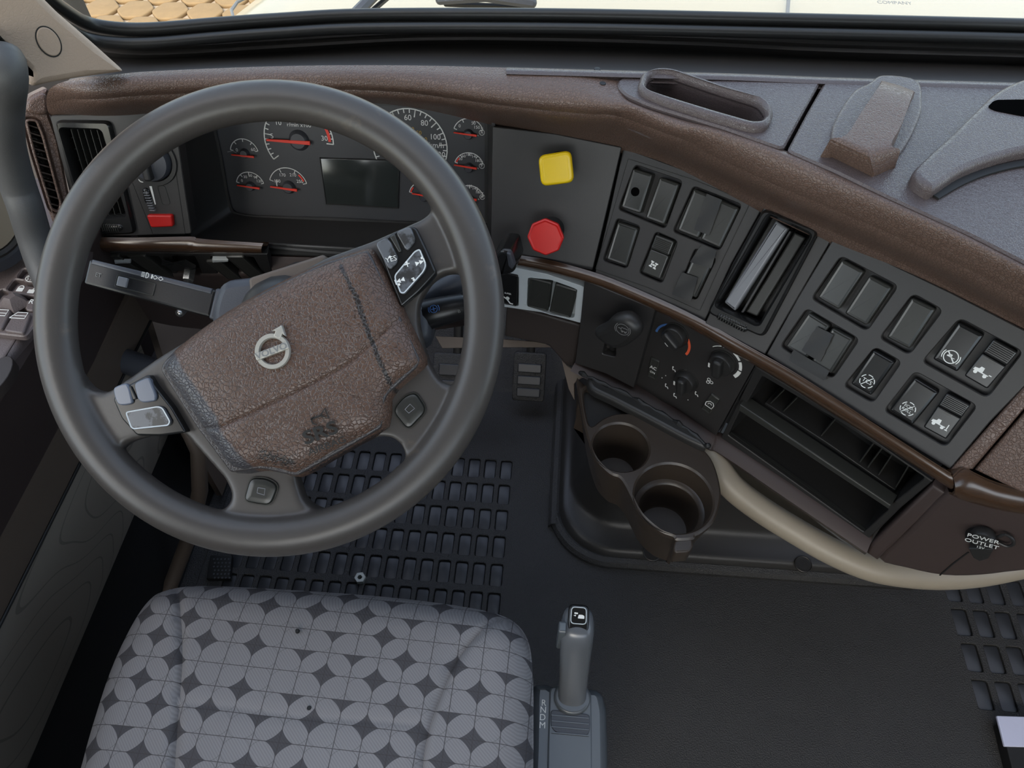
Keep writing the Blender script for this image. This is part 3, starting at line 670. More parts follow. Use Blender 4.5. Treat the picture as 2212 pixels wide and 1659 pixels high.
# raised pad with tongue
pd_o = smooth(TPp([(1790, 305), (1800, 270), (1835, 215), (1870, 195), (1900, 178), (1975, 190), (1985, 240), (1975, 280), (1950, 330), (1920, 365), (1890, 378), (1840, 358), (1795, 335)]), 4)
obj('pad_base', prism(FT, pd_o, 0, .010, .004), TOPV, dash, label='raised oval pad base on the dash top')
tg = rnd(TPp([(1905, 172), (1974, 196), (1976, 236), (1925, 300), (1945, 322), (1925, 360), (1888, 378), (1840, 360), (1788, 330), (1792, 290), (1826, 298)]), .006, 3)
def tongue():
    V = []; P = [((1790, 292), (1950, 328), .022), ((1826, 300), (1918, 320), .024), ((1860, 245), (1945, 272), .027), ((1903, 177), (1973, 204), .028)]
    low = [(1787, 328), (1888, 377)]
    R = [[hz(low[0][0], low[0][1], .932), hz(low[1][0], low[1][1], .932), hz(1925, 360, .932)], [hz(1794, 300, .950), hz(1880, 340, .950), hz(1945, 325, .948)], [hz(1828, 292, .953), hz(1880, 308, .953), hz(1925, 312, .953)], [hz(1860, 243, .955), hz(1905, 255, .955), hz(1948, 268, .955)], [hz(1903, 180, .955), hz(1940, 190, .955), hz(1972, 202, .955)], [hz(1903, 176, .93), hz(1942, 186, .93), hz(1976, 200, .93)]]
    out = []
    base = [[Vector((v.x, v.y, .926)) for v in r_] for r_ in R]
    cs = [[a+Vector((0, 0, 0)), *r_, b] for r_, a, b in zip(R, [Vector((r_[0].x-.003, r_[0].y, .927)) for r_ in R], [Vector((r_[-1].x+.003, r_[-1].y, .927)) for r_ in R])]
    cc = [list(c) for c in zip(*[smooth([tuple(v) for v in c], 3, False) for c in zip(*cs)])]
    return sheet(cc, .003, (0, 0, -1))
obj('raised_tongue', tongue(), BROWN, dash, label='thick brown raised tongue standing on the oval pad', sharp=50)
# large arc cup recess at the right border
arc_o = smooth([FT.uv(p) for p in [(1957, 405), (1985, 370), (2040, 320), (2090, 270), (2140, 225), (2212, 195), (2330, 180), (2450, 260), (2420, 330), (2300, 350), (2212, 352), (2130, 372), (2060, 400), (2012, 432), (1990, 436)]], 4)
obj('arch_pad', prism(FT, arc_o, 0, .018, .006), TOPV, dash, label='large arched raised pad at the right border', sharp=60)
aw = rnd([FT.uv(p, .02) for p in [(2135, 228), (2150, 213), (2212, 212), (2400, 225), (2400, 262), (2212, 248), (2150, 236)]], .006)
obj('arch_slot', prism(FT, aw, .015, .0186, 0), VOID, dash)  # raised black slab, its colour standing in for the shade in the slot
obj('arch_groove', ribbon(FT, smooth([FT.uv(p, .004) for p in [(2018, 428), (2070, 398), (2130, 374), (2212, 356), (2320, 352)]], 5, False), .008, .0045, .002), DRK, dash)
for p in [(1226, 162), (1302, 181), (1290, 150)]:
    c = hz(p[0], p[1], .9275 if p[1] > 170 else .929); FF = Fr(c, 0, 90); obj('screw_hole', lathe(FF, (0, 0), [(.0035, -.001), (.0035, .001), (.0012, .0012)], 12), DRK, dash)
# end cap at the left with its demister slats
FS = Fr(hz(110, 300, .82), -42, 22)
cap_o = rnd(FS.P([(49, 236), (62, 208), (104, 188), (104, 244), (125, 300), (168, 520), (120, 500), (48, 262)]), .006)
slo = rnd(FS.P([(52, 256), (80, 256), (94, 290), (134, 440), (128, 460), (108, 452), (70, 330)]), .005)
obj('end_cap', plate(FS, cap_o, [slo], -.035, .004, .003), BROWN, dash)
obj('end_cap_top', prism(FS, rnd(FS.P([(52, 240), (64, 212), (102, 196), (104, 246), (88, 250)], .006), .01), .003, .008, .004), BROWN, dash)
dv = thing('demister_vent', 'tall narrow slatted side vent in the left dash end beside the grab handle', 'air vent', FS(*FS.uv((95, 360))))
k2 = inset(slo, .003); obj('vent_frame', ringp(FS, slo, k2, -.004, .008, .002), BROWN, dv)
for k in range(11):
    y = 270+k*17; x = 58+(y-262)*.29
    a, b = FS.uv((x, y), -.004), FS.uv((x+24, y+7), -.004)
    obj('slat', prism(FS, [(a[0], a[1]-.0012), (b[0], b[1]-.0012), (b[0], b[1]+.0012), (a[0], a[1]+.0012)], -.02, -.002, .0005, 1), TAUP, dv)
# core behind all the faces
core = []
for z, o in ((.835, .05), (.70, .05), (.66, .04), (.52, .05)):
    r_ = [(-.66, .80), (-.5, .80), (-.3, .81), (-.09, .79), (.06, .74), (.2, .66), (.30, .58), (.42, .48), (.52, .42), (.62, .40)]
    sh = (z-.70)*.45 if z > .7 else 0
    core.append([(x+.5*max(0, x)*sh, y+o+sh, z) for x, y in r_])
obj('dash_core', sheet(core, .01, (0, 1, 0)), DRK, dash)
# knee panel, lower pad, brown divider strips
obj('under_panel', prism(FSI, FSI.P([(1095, 655), (1255, 700), (1243, 790), (1225, 790), (1185, 745), (1090, 725)], -.006), -.02, -.004, .004), TAUD, dash, label='brown panel below the silver framed switches')
lp_t = [(1240, 786, .538), (1400, 862, .530), (1530, 944, .524), (1560, 955, .522), (1700, 1050, .52), (1882, 1170, .515)]
lp_b = [(1236, 802, .525), (1390, 892, .512), (1520, 968, .505), (1560, 988, .502), (1700, 1082, .498), (1868, 1198, .492)]
ra = [tuple(hz(*q)) for q in lp_t]; rb = [tuple(hz(*q)) for q in lp_b]
mid = [tuple((Vector(a)+Vector(b))/2+Vector((-.004, -.008, .002))) for a, b in zip(ra, rb)]
ins = [tuple(Vector(a)+Vector((.004, .010, .001))) for a in ra]; inb = [tuple(Vector(b)+Vector((.03, .05, -.004))) for b in rb]
obj('lower_pad', sheet([smooth(r_, 5, False) for r_ in (ins, ra, mid, rb, inb)], .004, (.3, .6, -.3)), KNEE, dash, sharp=70)
F2P = F2.P
obj('side_strip', prism(F2, F2P([(2225, 820), (2051, 1016), (2101, 1014), (2300, 780)]), -.02, .002, .004), BROWN, dash)
obj('side_strip', prism(FBN, FBN.P([(2016, 1042), (2046, 1062), (1897, 1207), (1872, 1190), (1882, 1172)]), -.03, .004, .004), KNEE, dash)
obj('passenger_face', prism(F2, F2P([(2105, 1016), (2500, 556), (2560, 1150), (2212, 1068)]), -.03, .0, .004), BROWN, dash)
FG = Fr(hz(1890, 1207, .487), 25, 2)
obj('passenger_lower_face', prism(FG, smooth([FG.uv(p) for p in [(2050, 1064), (2110, 1078), (2212, 1104), (2420, 1100), (2420, 1220), (2212, 1236), (2120, 1246), (2040, 1246), (1960, 1230), (1897, 1208), (1960, 1148)]], 3), -.03, 0, .006), KNEE, dash)
obj('panel_joint', ribbon(FG, [FG.uv((2030, 1242)), FG.uv((2060, 1216)), FG.uv((2092, 1192))], .0016, .0003, .0006), DRK, dash)
obj('passenger_side', prism(FZ, rnd([(.66, .66), (1.48, .58), (1.48, 1.15), (.66, 1.15)], .05), .55, .885, .02), TOPV, dash, label='passenger side of the dashboard beyond the right border')
# wood trim band
def band(pts_t, pts_b, bulge=.014, name='wood_trim', lab=None, n=4):
    A = [hz(*q) for q in pts_t]; B = [hz(*q) for q in pts_b]
    R = []
    for s in (0, .12, .3, .55, .8, 1):
        R.append([tuple(a.lerp(b, s) + (CAM-a).normalized()*0 + Vector((0, -1, .35)).normalized()*(.004+bulge*(sin(pi*min(1, s*.9+.05))**.6))) for a, b in zip(A, B)])
    R = [[tuple(Vector(q)+Vector((0, .012, -.012))) for q in R[0]]] + R + [[tuple(Vector(q)+Vector((0, .02, 0))) for q in R[-1]]]
    return obj(name, sheet([smooth(r_, n, False) for r_ in R], .003, (0, 1, 0)), WOOD, dash, label=lab, sharp=60)
band([(196, 510, .702), (300, 511, .702), (415, 509, .702), (440, 514, .700), (572, 523, .697)], [(196, 538, .675), (300, 539, .675), (415, 540, .675), (440, 541, .675), (576, 542, .673)], lab='dark wood trim left of the steering column')
tt = [(1100, 551, .702), (1140, 556, .702), (1200, 567, .702), (1300, 596, .702), (1400, 637, .702), (1500, 684, .702), (1600, 741, .702), (1700, 797, .702), (1800, 860, .702), (1900, 925, .702), (2000, 990, .702), (2049, 1021, .702)]
tb = [(1100, 578, .680), (1136, 584, .680), (1195, 597, .680), (1290, 624, .680), (1388, 664, .680), (1486, 712, .678), (1583, 768, .676), (1682, 826, .675), (1780, 888, .674), (1880, 950, .674), (1985, 1018, .674), (2040, 1054, .674)]
band([(x, y-5, z) for x, y, z in tt], [(x, y-12, z) for x, y, z in tb], lab='long dark wood trim sweeping under the centre switches')
band([(2052, 1021, .702), (2075, 1002, .706), (2098, 1014, .704), (2150, 1036, .70), (2230, 1052, .70), (2400, 1060, .70)], [(2044, 1056, .674), (2070, 1068, .672), (2110, 1080, .668), (2150, 1090, .666), (2230, 1104, .664), (2400, 1106, .664)], lab='wood trim corner at the right border')
# ================================================================== INSTRUMENT CLUSTER
cl = thing('instrument_cluster', 'recessed instrument cluster with red needles behind the steering wheel', 'instrument cluster', FC(0, .05, -.05))
op = [(382, 240), (420, 206), (560, 205), (700, 204), (850, 212), (1000, 230), (1048, 245), (1064, 272), (1062, 400), (1060, 553), (1050, 556), (780, 545), (590, 530), (440, 514), (412, 500), (396, 400)]
bk = [(462, 252), (478, 226), (560, 222), (700, 222), (850, 226), (1000, 240), (1040, 248), (1052, 272), (1052, 370), (1052, 472), (1042, 482), (780, 474), (580, 466), (520, 460), (499, 440), (480, 340)]
HB = -.058
ro = [FC(*FC.uv(p, 0), 0) for p in op]; rb_ = [FC(*FC.uv(p, HB), HB) for p in bk]
cen = FC(0, .09, HB)
def ctr(a, b, t): return a.lerp(b, t)
lip = [q+(q-cen).normalized()*.004 for q in ro]
lip = smooth([tuple(q) for q in lip], 3); ro_s = smooth([tuple(q) for q in ro], 3); rb_s = smooth([tuple(q) for q in rb_], 3)
mid1 = [tuple(Vector(a).lerp(Vector(b), .93)) for a, b in zip(ro_s, rb_s)]
obj('cluster_hood', rings([[tuple(Vector(q)+FC.n*-.03) for q in lip], [tuple(Vector(q)+FC.n*.002) for q in lip], [tuple(Vector(q)+FC.n*.003) for q in ro_s], ro_s, mid1, [tuple(Vector(q)+(cen-Vector(q)).normalized()*.004) for q in mid1], rb_s], False, False), BLK, cl, sharp=50)
FB_ = FC.shift(HB)
obj('face_plate', prism(FB_, rnd(inset(FB_.P(bk), -.004), .006), -.01, 0, .001), FACE, cl)
def seg_ticks(F, c, r, angs, l, wd, h):
    return [ribbon(F, [(c[0]+r*cos(radians(a)), c[1]+r*sin(radians(a))), (c[0]+(r-l)*cos(radians(a)), c[1]+(r-l)*sin(radians(a)))], wd, h) for a in angs]
def gauge(px, rpx, a0, a1, nt_, labels, nd, name, lab, redarc=None, lw=.0011, ts=.0072, hubr=.3, disc=False, thin=0):
    c = FB_.uv(px, 0); r = abs(FB_.uv((px[0]+rpx, px[1]))[0]-c[0])
    g = obj(name, lathe(FB_, c, [(r*hubr*1.15, 0), (r*hubr, .004), (r*hubr*.8, .006)], 24), HUBM, cl, label=lab)
    pr_ = [ribbon(FB_, arcp(c, r, a0, a1, 30), lw, .0006)]
    n_ = nt_*(thin+1)
    pr_ += seg_ticks(FB_, c, r, [a0+(a1-a0)*k/n_ for k in range(n_+1)], r*.11, lw*.9, .0006)
    pr_ += seg_ticks(FB_, c, r, [a0+(a1-a0)*k/nt_ for k in range(nt_+1)], r*.2, lw, .0006)
    obj('scale', pr_, WHT, g)
    if redarc: obj('red_band', ribbon(FB_, arcp(c, r*.90, redarc[0], redarc[1], 8), r*.08, .0008), REDN, g)
    for s, lx, ly in labels: text(FB_, s, *FB_.uv((lx, ly)), ts*(.72 if len(s) > 6 else .9), WHT, g, .0006)
    (x0, y0), (x1, y1) = nd; A, B = Vector(FB_.uv((x0, y0), .005)), Vector(FB_.uv((x1, y1), .005)); t = (B-A).normalized(); nn = Vector((-t.y, t.x))
    w0, w1 = r*.022+.0003, r*.045+.0006
    obj('needle', prism(FB_, [tuple(A-nn*w0), tuple(B-nn*w1), tuple(B+nn*w1), tuple(A+nn*w0)], .0045, .0065, .0004, 1), REDN, g)
    return g
gauge((529, 331), 30, 168, 12, 4, [('0', 512, 324), ('60', 547, 323)], ((500, 334), (549, 339)), 'gauge', 'small gauge marked 0 to 60 at upper left')
gauge((542, 402), 30, 165, 15, 4, [('0', 523, 390), ('30', 530, 382), ('60', 541, 379), ('90', 552, 383), ('120', 560, 391)], ((512, 400), (561, 407)), 'gauge', 'small gauge marked 0 to 120 at lower left', ts=.0062)
gauge((624, 404), 41, 160, 14, 3, [('130', 599, 391), ('170', 610, 378), ('210', 633, 378), ('250', 648, 392)], ((584, 403), (642, 411)), 'gauge', 'middle gauge marked 130 to 250', (48, 22))
gauge((646, 303), 74, 215, -4, 5, [('5', 588, 294), ('10', 601, 265), ('15', 626, 243), ('20', 660, 243), ('25', 684, 268), ('30', 701, 299), ('r/min x100', 646, 270)], ((576, 302), (670, 309)), 'gauge', 'large engine speed gauge reading in r/min', (24, 0), lw=.0015, ts=.0105, hubr=.26, thin=4)
sp = gauge((886, 318), 80, 225, -30, 7, [('20', 836, 300), ('40', 850, 272), ('60', 881, 254), ('80', 917, 266), ('100', 940, 296), ('120', 950, 334), ('km/h', 943, 314)], ((850, 345), (896, 312)), 'gauge', 'large speed gauge in km/h half hidden by the rim', lw=.0015, ts=.0115, hubr=.24, thin=3)
for s, x, y in (('40', 889, 279), ('50', 905, 287), ('60', 917, 301), ('30', 862, 284)): text(FB_, s, *FB_.uv((x, y)), .0075, YPR, sp, .0006)
gauge((1012, 290), 33, 160, 18, 3, [('0', 993, 272), ('50', 1023, 266), ('150', 1030, 275)], ((980, 286), (1030, 293)), 'gauge', 'upper right gauge marked 0 to 150 with letter A', ts=.0065)
gauge((1013, 362), 32, 160, 18, 4, [('20', 995, 343), ('60', 1002, 337), ('100', 1013, 334), ('140', 1025, 338), ('180', 1032, 347)], ((981, 356), (1030, 364)), 'gauge', 'middle right gauge marked 20 to 180 with letter F', (158, 135), ts=.006)
gauge((1014, 432), 32, 160, 18, 4, [('20', 995, 413), ('60', 1002, 406), ('100', 1014, 402), ('140', 1026, 407), ('180', 1033, 415)], ((981, 425), (1030, 432)), 'gauge', 'lower right gauge marked up to 180 with letter R', ts=.006)
gauge((916, 424), 32, 165, 15, 4, [('E', 905, 405), ('F', 930, 405)], ((890, 418), (932, 425)), 'gauge', 'fuel gauge with letter E beside the rim', (165, 140), ts=.008)
for s, x, y in (('A', 1041, 286), ('F', 1041, 358), ('R', 1042, 425)):
    c = FB_.uv((x, y)); obj('symbol', [ribbon(FB_, arcp(c, .0036, 0, 360, 16), .0006, .0006), ribbon(FB_, [(c[0]-.006, c[1]-.003), (c[0]-.0045, c[1]-.0045)], .0015, .0006), ribbon(FB_, [(c[0]+.006, c[1]-.003), (c[0]+.0045, c[1]-.0045)], .0015, .0006), ribbon(FB_, [(c[0], c[1]+.005), (c[0], c[1]+.0065)], .0025, .0006)], WHT, cl)
    text(FB_, s, *c, .0055, WHT, cl, .0006)
c = FB_.uv((501, 330)); obj('symbol', [ribbon(FB_, [(c[0]-.006, c[1]+.001), (c[0]+.002, c[1]+.003), (c[0]+.007, c[1])], .0012, .0006)], GRYP, cl)
c = FB_.uv((598, 396)); obj('symbol', [ribbon(FB_, [(c[0], c[1]-.004), (c[0], c[1]+.005)], .0015, .0006), ribbon(FB_, [(c[0], c[1]+.003), (c[0]+.003, c[1]+.003)], .0008, .0006)], WHT, cl)
obj('display_screen', prism(FB_, FB_.P([(693, 342), (862, 347), (859, 448), (706, 439)]), 0, .0012, .0006), LCD, cl)
obj('display_frame', ringp(FB_, inset(FB_.P([(693, 342), (862, 347), (859, 448), (706, 439)]), -.0014), FB_.P([(693, 342), (862, 347), (859, 448), (706, 439)]), 0, .002, .0006), BLK, cl)
obj('lower_sill', prism(FC, FC.P([(576, 524), (780, 536), (1056, 552), (1056, 575), (800, 560), (582, 552)]), -.03, .0, .003), BLK, dash)
# ================================================================== LEFT FACE: vent and light controls
lf = thing('left_switch_face', 'dark grey dash face left of the instruments holding the headlamp knob and dimmer wheel', 'control panel', FL(0, .08))
vo = rnd(FL.P([(122, 258), (241, 260), (297, 502), (187, 506)]), .008)
knob_c = FL.uv((326, 345))
o_ = FL.P([(107, 250), (342, 240), (378, 262), (388, 330), (398, 400), (414, 505), (196, 512), (172, 500)])
obj('face_plate', plate(FL, rnd(o_, .004), [inset(vo, .001), circ(knob_c, .0275, 32)], -.02, 0, .001), PAN, lf)
obj('seam_line', [ribbon(FL, [FL.uv(q) for q in [(286, 395), (330, 505), (400, 505), (376, 345), (366, 320)]], .0009, .0001)], DRK, lf)
obj('headlamp_knob', lathe(FL, knob_c, [(.0262, -.015), (.0262, .006), (.024, .011), (.012, .013)], 36), BLGR, lf, label='round grey headlamp knob mostly behind the wheel rim')
obj('knob_grip', prism(FL, rnd([(knob_c[0]-.005, knob_c[1]-.022), (knob_c[0]+.005, knob_c[1]-.022), (knob_c[0]+.005, knob_c[1]+.022), (knob_c[0]-.005, knob_c[1]+.022)], .004), .01, .022, .003), PAN, lf)
obj('knob_ring', rings([[FL(*q, h) for q in circ(knob_c, r, 32)] for r, h in ((.034, 0), (.033, .0025), (.028, .0025), (.0275, 0))], False, False), BLK, lf)
c = FL.uv((306, 387)); obj('symbol', [ribbon(FL, arcp(c, .0036, 0, 360, 16), .0012, .0004)]+seg_ticks(FL, c, .0025, [0, 60, 120, 180, 240, 300], .0015, .0006, .0004), WHT, lf)
tw = FL.P([(306, 405), (322, 403), (330, 441), (315, 443)])
obj('dimmer_wheel', tube([FL(tw[0][0]*.5+tw[1][0]*.5, tw[0][1]-.004, -.002), FL(tw[2][0]*.5+tw[3][0]*.5, tw[2][1]+.004, -.002)], .0055, 16), GLS, lf, label='ribbed dimmer thumbwheel')
obj('wheel_rib', [prism(FL, [(tw[0][0]+.0022+dx, y-.0006), (tw[1][0]-.001+dx, y-.0006), (tw[1][0]-.001+dx, y+.0006), (tw[0][0]+.0022+dx, y+.0006)], 0, .0042, .0003, 1) for k in range(8) for y, dx in [(tw[0][1]-.006-k*.0034, .0003*k)]], VANE, lf)
obj('scale_mark', prism(FL, FL.P([(323, 402), (328, 402), (337, 441), (335, 442)]), 0, .0006, 0), WHT, lf)
obj('blank_cover', ringp(FL, rnd(FL.P([(339, 402), (356, 400), (369, 441), (351, 444)]), .004), inset(rnd(FL.P([(339, 402), (356, 400), (369, 441), (351, 444)]), .004), .0007), 0, .0007, .0002), BTN, lf)
obj('hazard_button', prism(FL, rnd(FL.P([(317, 464), (372, 464), (375, 489), (327, 491)], .004), .003), -.001, .006, .002), RED, lf, label='red hazard flasher button')
def vent(F, ring_px, inner_px, name, label, nv, nh, ref, deep=-.035):
    ro_ = rnd(F.P(ring_px), .008); ri = rnd(F.P(inner_px), .004)
    t = thing(name, label, 'air vent', F(*F.uv(ref)))
    a, b = ccw(ro_), ccw(ri); n = min(len(a), len(b)); a, b = a[:n], b[:n]
    # align start
    k = min(range(n), key=lambda i: hypot(b[i][0]-a[0][0], b[i][1]-a[0][1])); b = b[k:]+b[:k]
    obj('vent_frame', rings([[F(*q, -.01) for q in a], [F(*q, .004) for q in a], [F(*q, .007) for q in inset(a, .0025)], [F(*q, .007) for q in inset(b, -.003)], [F(*q, .003) for q in b], [F(*q, deep) for q in b]], False, True), GLS, t, sharp=50)
    return t, F.P(inner_px)
t, q = vent(FL, [(122, 258), (241, 260), (297, 502), (187, 506)], [(137, 277), (222, 280), (274, 462), (194, 468)], 'air_vent', 'black square grid air vent at the left end of the dash beside the wheel rim', 5, 9, (200, 400))
def lerp2(a, b, t): return (a[0]+(b[0]-a[0])*t, a[1]+(b[1]-a[1])*t)
for k in range(1, 6):
    a, b = lerp2(q[0], q[1], k/6), lerp2(q[3], q[2], k/6)
    obj('upright_vane', prism(FL, [(b[0]-.0006, b[1]), (b[0]+.0006, b[1]), (a[0]+.0006, a[1]), (a[0]-.0006, a[1])], -.018, -.001, .0004, 1), BTN, t)
for k in range(1, 8):
    a, b = lerp2(q[0], q[3], k/8), lerp2(q[1], q[2], k/8)
    obj('cross_vane', prism(FL, [(a[0], a[1]-.0005), (b[0], b[1]-.0005), (b[0], b[1]+.0005), (a[0], a[1]+.0005)], -.022, -.010, .0003, 1), BTN, t)
c1, c2 = FL.uv((228, 487)), FL.uv((266, 487)); obj('thumbwheel', tube([FL(*c1, .004), FL(*c2, .004)], .0052, 14), GLS, t)
obj('thumbwheel_rib', [prism(FL, [(c1[0]+k*.003-.0006, c1[1]-.0045), (c1[0]+k*.003+.0006, c1[1]-.0045), (c1[0]+k*.003+.0006, c1[1]+.0045), (c1[0]+k*.003-.0006, c1[1]+.0045)], .004, .0098, .0003, 1) for k in range(8)], BTN, t)
# ================================================================== BRAKE KNOBS
bp = thing('brake_valve_plate', 'flat charcoal plate behind the yellow and red brake knobs', 'dash plate', FPK(0, .08))
obj('plate', prism(FPK, rnd(FPK.P([(1064, 273), (1200, 289), (1343, 318), (1312, 450), (1280, 585), (1190, 566), (1060, 552)]), .002), -.02, 0, .0012), PAN, bp)
def sym2(F, px, fn, mt, par, h=.0005): obj('symbol', fn(F.uv(px, h), h), mt, par)
HK = .034
yk = thing('parking_brake_knob', 'yellow square pull knob with rounded corners on the charcoal plate', 'brake knob', FPK(*FPK.uv((1200, 368), HK), 0))
yc = FPK.uv((1200, 366), 0)
obj('stem', lathe(FPK, FPK.uv((1200, 364), HK), [(.016, .0005), (.012, .006), (.0095, .01), (.0095, HK-.008)], 24), DRK, yk)
yq = rnd(FPK.P([(1161, 337), (1233, 325), (1240, 395), (1168, 404)], HK), .009, 5)
obj('cap', rings([[FPK(*p, h) for p in inset(yq, i)] for h, i in ((HK-.012, .005), (HK-.010, .001), (HK-.004, 0), (HK-.001, .001), (HK, .0028), (HK-.0004, .006))]), YEL, yk, sharp=50)
rk = thing('trailer_brake_knob', 'red octagonal pull knob below the yellow knob', 'brake knob', FPK(*FPK.uv((1177, 513), HK), 0))
rc = FPK.uv((1178, 513), HK); rr = FPK.uv((1218, 513), HK)[0]-rc[0]
obj('stem', lathe(FPK, FPK.uv((1184, 508), HK), [(.016, .0005), (.012, .006), (.0095, .01), (.0095, HK-.008)], 24), DRK, rk)
oc = rnd([(rc[0]+rr*1.03*cos(radians(45*k+8)), rc[1]+rr*1.03*sin(radians(45*k+8))) for k in range(8)], .0025, 3)
obj('cap', rings([[FPK(*p, h) for p in inset(oc, i)] for h, i in ((HK-.010, .004), (HK-.008, .001), (HK-.003, 0), (HK-.001, .0006), (HK, .002), (HK-.0008, .004))]), RED, rk, sharp=30)
# ================================================================== ROCKER SWITCHES
def Z1(x, y): return (1260+x/3.95, 320+y/3.95)
def Z2(x, y): return (1660+x/3.77, 520+y/3.77)
def rocker(F, px, par, style='blank', lab=None, h=.004, gloss=False):
    G, a, b, q = quadF(F, px, h); a -= .0004; b -= .0004
    p = rnd([(-a, -b), (a, -b), (a, b), (-a, b)], .0028, 4)
    m_ = GLS if gloss else BTN
    lo = -.009
    if style == 'ribbed':
        body = prism(G, rnd([(-a, -b), (a, -b), (a, b*.25), (-a, b*.25)], .0022, 3), lo, h, .0016); o = obj('rocker_switch', body, m_, par, label=lab)
        obj('ribbed_end', [prism(G, rnd([(-a, b*.27), (a, b*.27), (a, b), (-a, b)], .0022, 3), lo, h+.0015, .0016)]+[prism(G, [(-a*.86, b*(.34+.085*k)), (a*.86, b*(.34+.085*k)), (a*.86, b*(.37+.085*k)), (-a*.86, b*(.37+.085*k))], h+.001, h+.0024, .0003, 1) for k in range(7)], m_, o)
        obj('lamp_window', prism(G, rnd([(-.004, b*.06), (.003, b*.06), (.003, b*.06+.0025), (-.004, b*.06+.0025)], .001, 3), h, h+.0003, 0), BTN, o)
    else:
        # gently rocked cap: rim raised, centre dished
        R = [[G(x, y, lo) for x, y in p], [G(x, y, h-.0016) for x, y in p], [G(x, y, h-.0005) for x, y in inset(p, .0006)], [G(x, y, h) for x, y in inset(p, .0016)], [G(x, y, h-.0006) for x, y in inset(p, .0034)]]
        o = obj('rocker_switch', rings(R), m_, par, label=lab)
        if style == 'hole':
            c = (-a*.12, -b*.05); obj('round_hole', lathe(G, c, [(.0054, h-.0012), (.0054, h-.0001), (.0050, h+.0001)], 24), VOID, o)  # black disc on the cap, painted for the dark inside of the hole
    return o, G, a, b, h
sw = thing('switch_panel', 'charcoal switch panel right of the brake knobs, with one punched round hole', 'switch panel', F1(0, .08))
wl = [[(1372, 356), (1474, 391), (1437, 494), (1335, 452)], [(1498, 402), (1602, 442), (1554, 541), (1453, 500)], [(1333, 471), (1383, 489), (1354, 580), (1301, 563)], [(1417, 500), (1464, 521), (1430, 612), (1380, 590)], [(1502, 536), (1547, 558), (1504, 648), (1462, 630)]]
out1 = [(1346, 319), (1500, 375), (1649, 446), (1580, 570), (1521, 697), (1400, 640), (1284, 594), (1318, 450)]
obj('base_plate', plate(F1, F1.P(out1), [rnd(F1.P(q), .005) for q in wl], -.010, 0, .001), PAN, sw)
ra_ = rnd(F1.P([(1356, 342), (1500, 388), (1622, 437), (1566, 553), (1512, 672), (1400, 622), (1286, 582), (1322, 460)]), .0025)
obj('raised_border', ringp(F1, ra_, inset(ra_, .0009), 0, .0008, .0003), BTN, sw)
rocker(F1, [(1367, 363), (1413, 377), (1381, 462), (1340, 448)], sw, 'hole', 'blank switch cover punched with a round hole')
rocker(F1, [(1423, 381), (1469, 397), (1434, 487), (1394, 472)], sw, lab='plain blank switch cover beside the punched one')
rocker(F1, [(1500, 408), (1548, 426), (1507, 516), (1460, 497)], sw, lab='blank cover left of the pair taped together')
rocker(F1, [(1553, 430), (1598, 449), (1555, 537), (1511, 517)], sw, lab='blank cover right of the pair taped together')
rocker(F1, [(1335, 479), (1380, 494), (1352, 576), (1308, 560)], sw, lab='blank cover at the lower left')
o, G, a, b, h = rocker(F1, [(1418, 506), (1458, 522), (1425, 604), (1385, 588)], sw, 'ribbed', 'ribbed rocker with white axle symbol')
def axle(G, c, s, h):
    P = []
    for sx in (-1, 1):
        P.append(prism(G, [(c[0]+sx*s*.55-s*.13, c[1]-s*.5), (c[0]+sx*s*.55+s*.13, c[1]-s*.5), (c[0]+sx*s*.55+s*.13, c[1]+s*.5), (c[0]+sx*s*.55-s*.13, c[1]+s*.5)], h, h+.0003, 0))
        for sy in (-1, 1): P.append(prism(G, [(c[0]+sx*s*.55-s*.38, c[1]+sy*s*.6-s*.15), (c[0]+sx*s*.55+s*.38, c[1]+sy*s*.6-s*.15), (c[0]+sx*s*.55+s*.38, c[1]+sy*s*.6+s*.15), (c[0]+sx*s*.55-s*.38, c[1]+sy*s*.6+s*.15)], h, h+.0003, 0))
    P.append(prism(G, [(c[0]-s*.5, c[1]-s*.1), (c[0]+s*.5, c[1]-s*.1), (c[0]+s*.5, c[1]+s*.1), (c[0]-s*.5, c[1]+s*.1)], h, h+.0003, 0)); P.append(ribbon(G, arcp(c, s*.22, 0, 360, 12), s*.12, h)); return P
obj('axle_symbol', axle(G.turn((0, 0), -.15), (0, -b*.45), .0052, h), WHT, o)
rocker(F1, [(1503, 541), (1545, 560), (1503, 645), (1464, 627)], sw, lab='cracked switch cover wrapped in tape')
# black tape pieces
def tape(F, px, h, label, wr=.0012):
    q = F.P(px, h); R = []
    n = 7
    for i in range(n+1):
        r_ = []
        for j in range(4):
            s, t_ = j/3, i/n; a_ = lerp2(q[0], q[1], s); b_ = lerp2(q[3], q[2], s); c_ = lerp2(a_, b_, t_)
            r_.append(F(c_[0]+.0003*sin(i*2.1+j), c_[1], h+wr*.5*sin(j*2.3+i*.7)))
        R.append(r_)
    return obj('tape_strip', sheet(R, .0003, F.n), TAPE, None, label=label, cat='tape', group='tape pieces stuck on the dashboard switches')
tape(F1, [(1527, 418), (1560, 432), (1532, 508), (1499, 496)], .0062, 'wrinkled black tape strip bridging the paired blank switches right of the brake knobs')
tape(F1, [(1517, 527), (1549, 541), (1536, 580), (1490, 566)], .0062, 'torn black tape piece over the top of the cracked switch', .002)
tape(F1, [(1474, 588), (1508, 600), (1492, 652), (1451, 636)], .0062, 'black tape piece hanging over the lower end of the cracked switch')
sw2 = thing('switch_panel', 'wide charcoal switch panel right of the centre vent carrying truck symbols', 'switch panel', F2(0, .08))
def q2(*p): return [Z2(*k) for k in p]
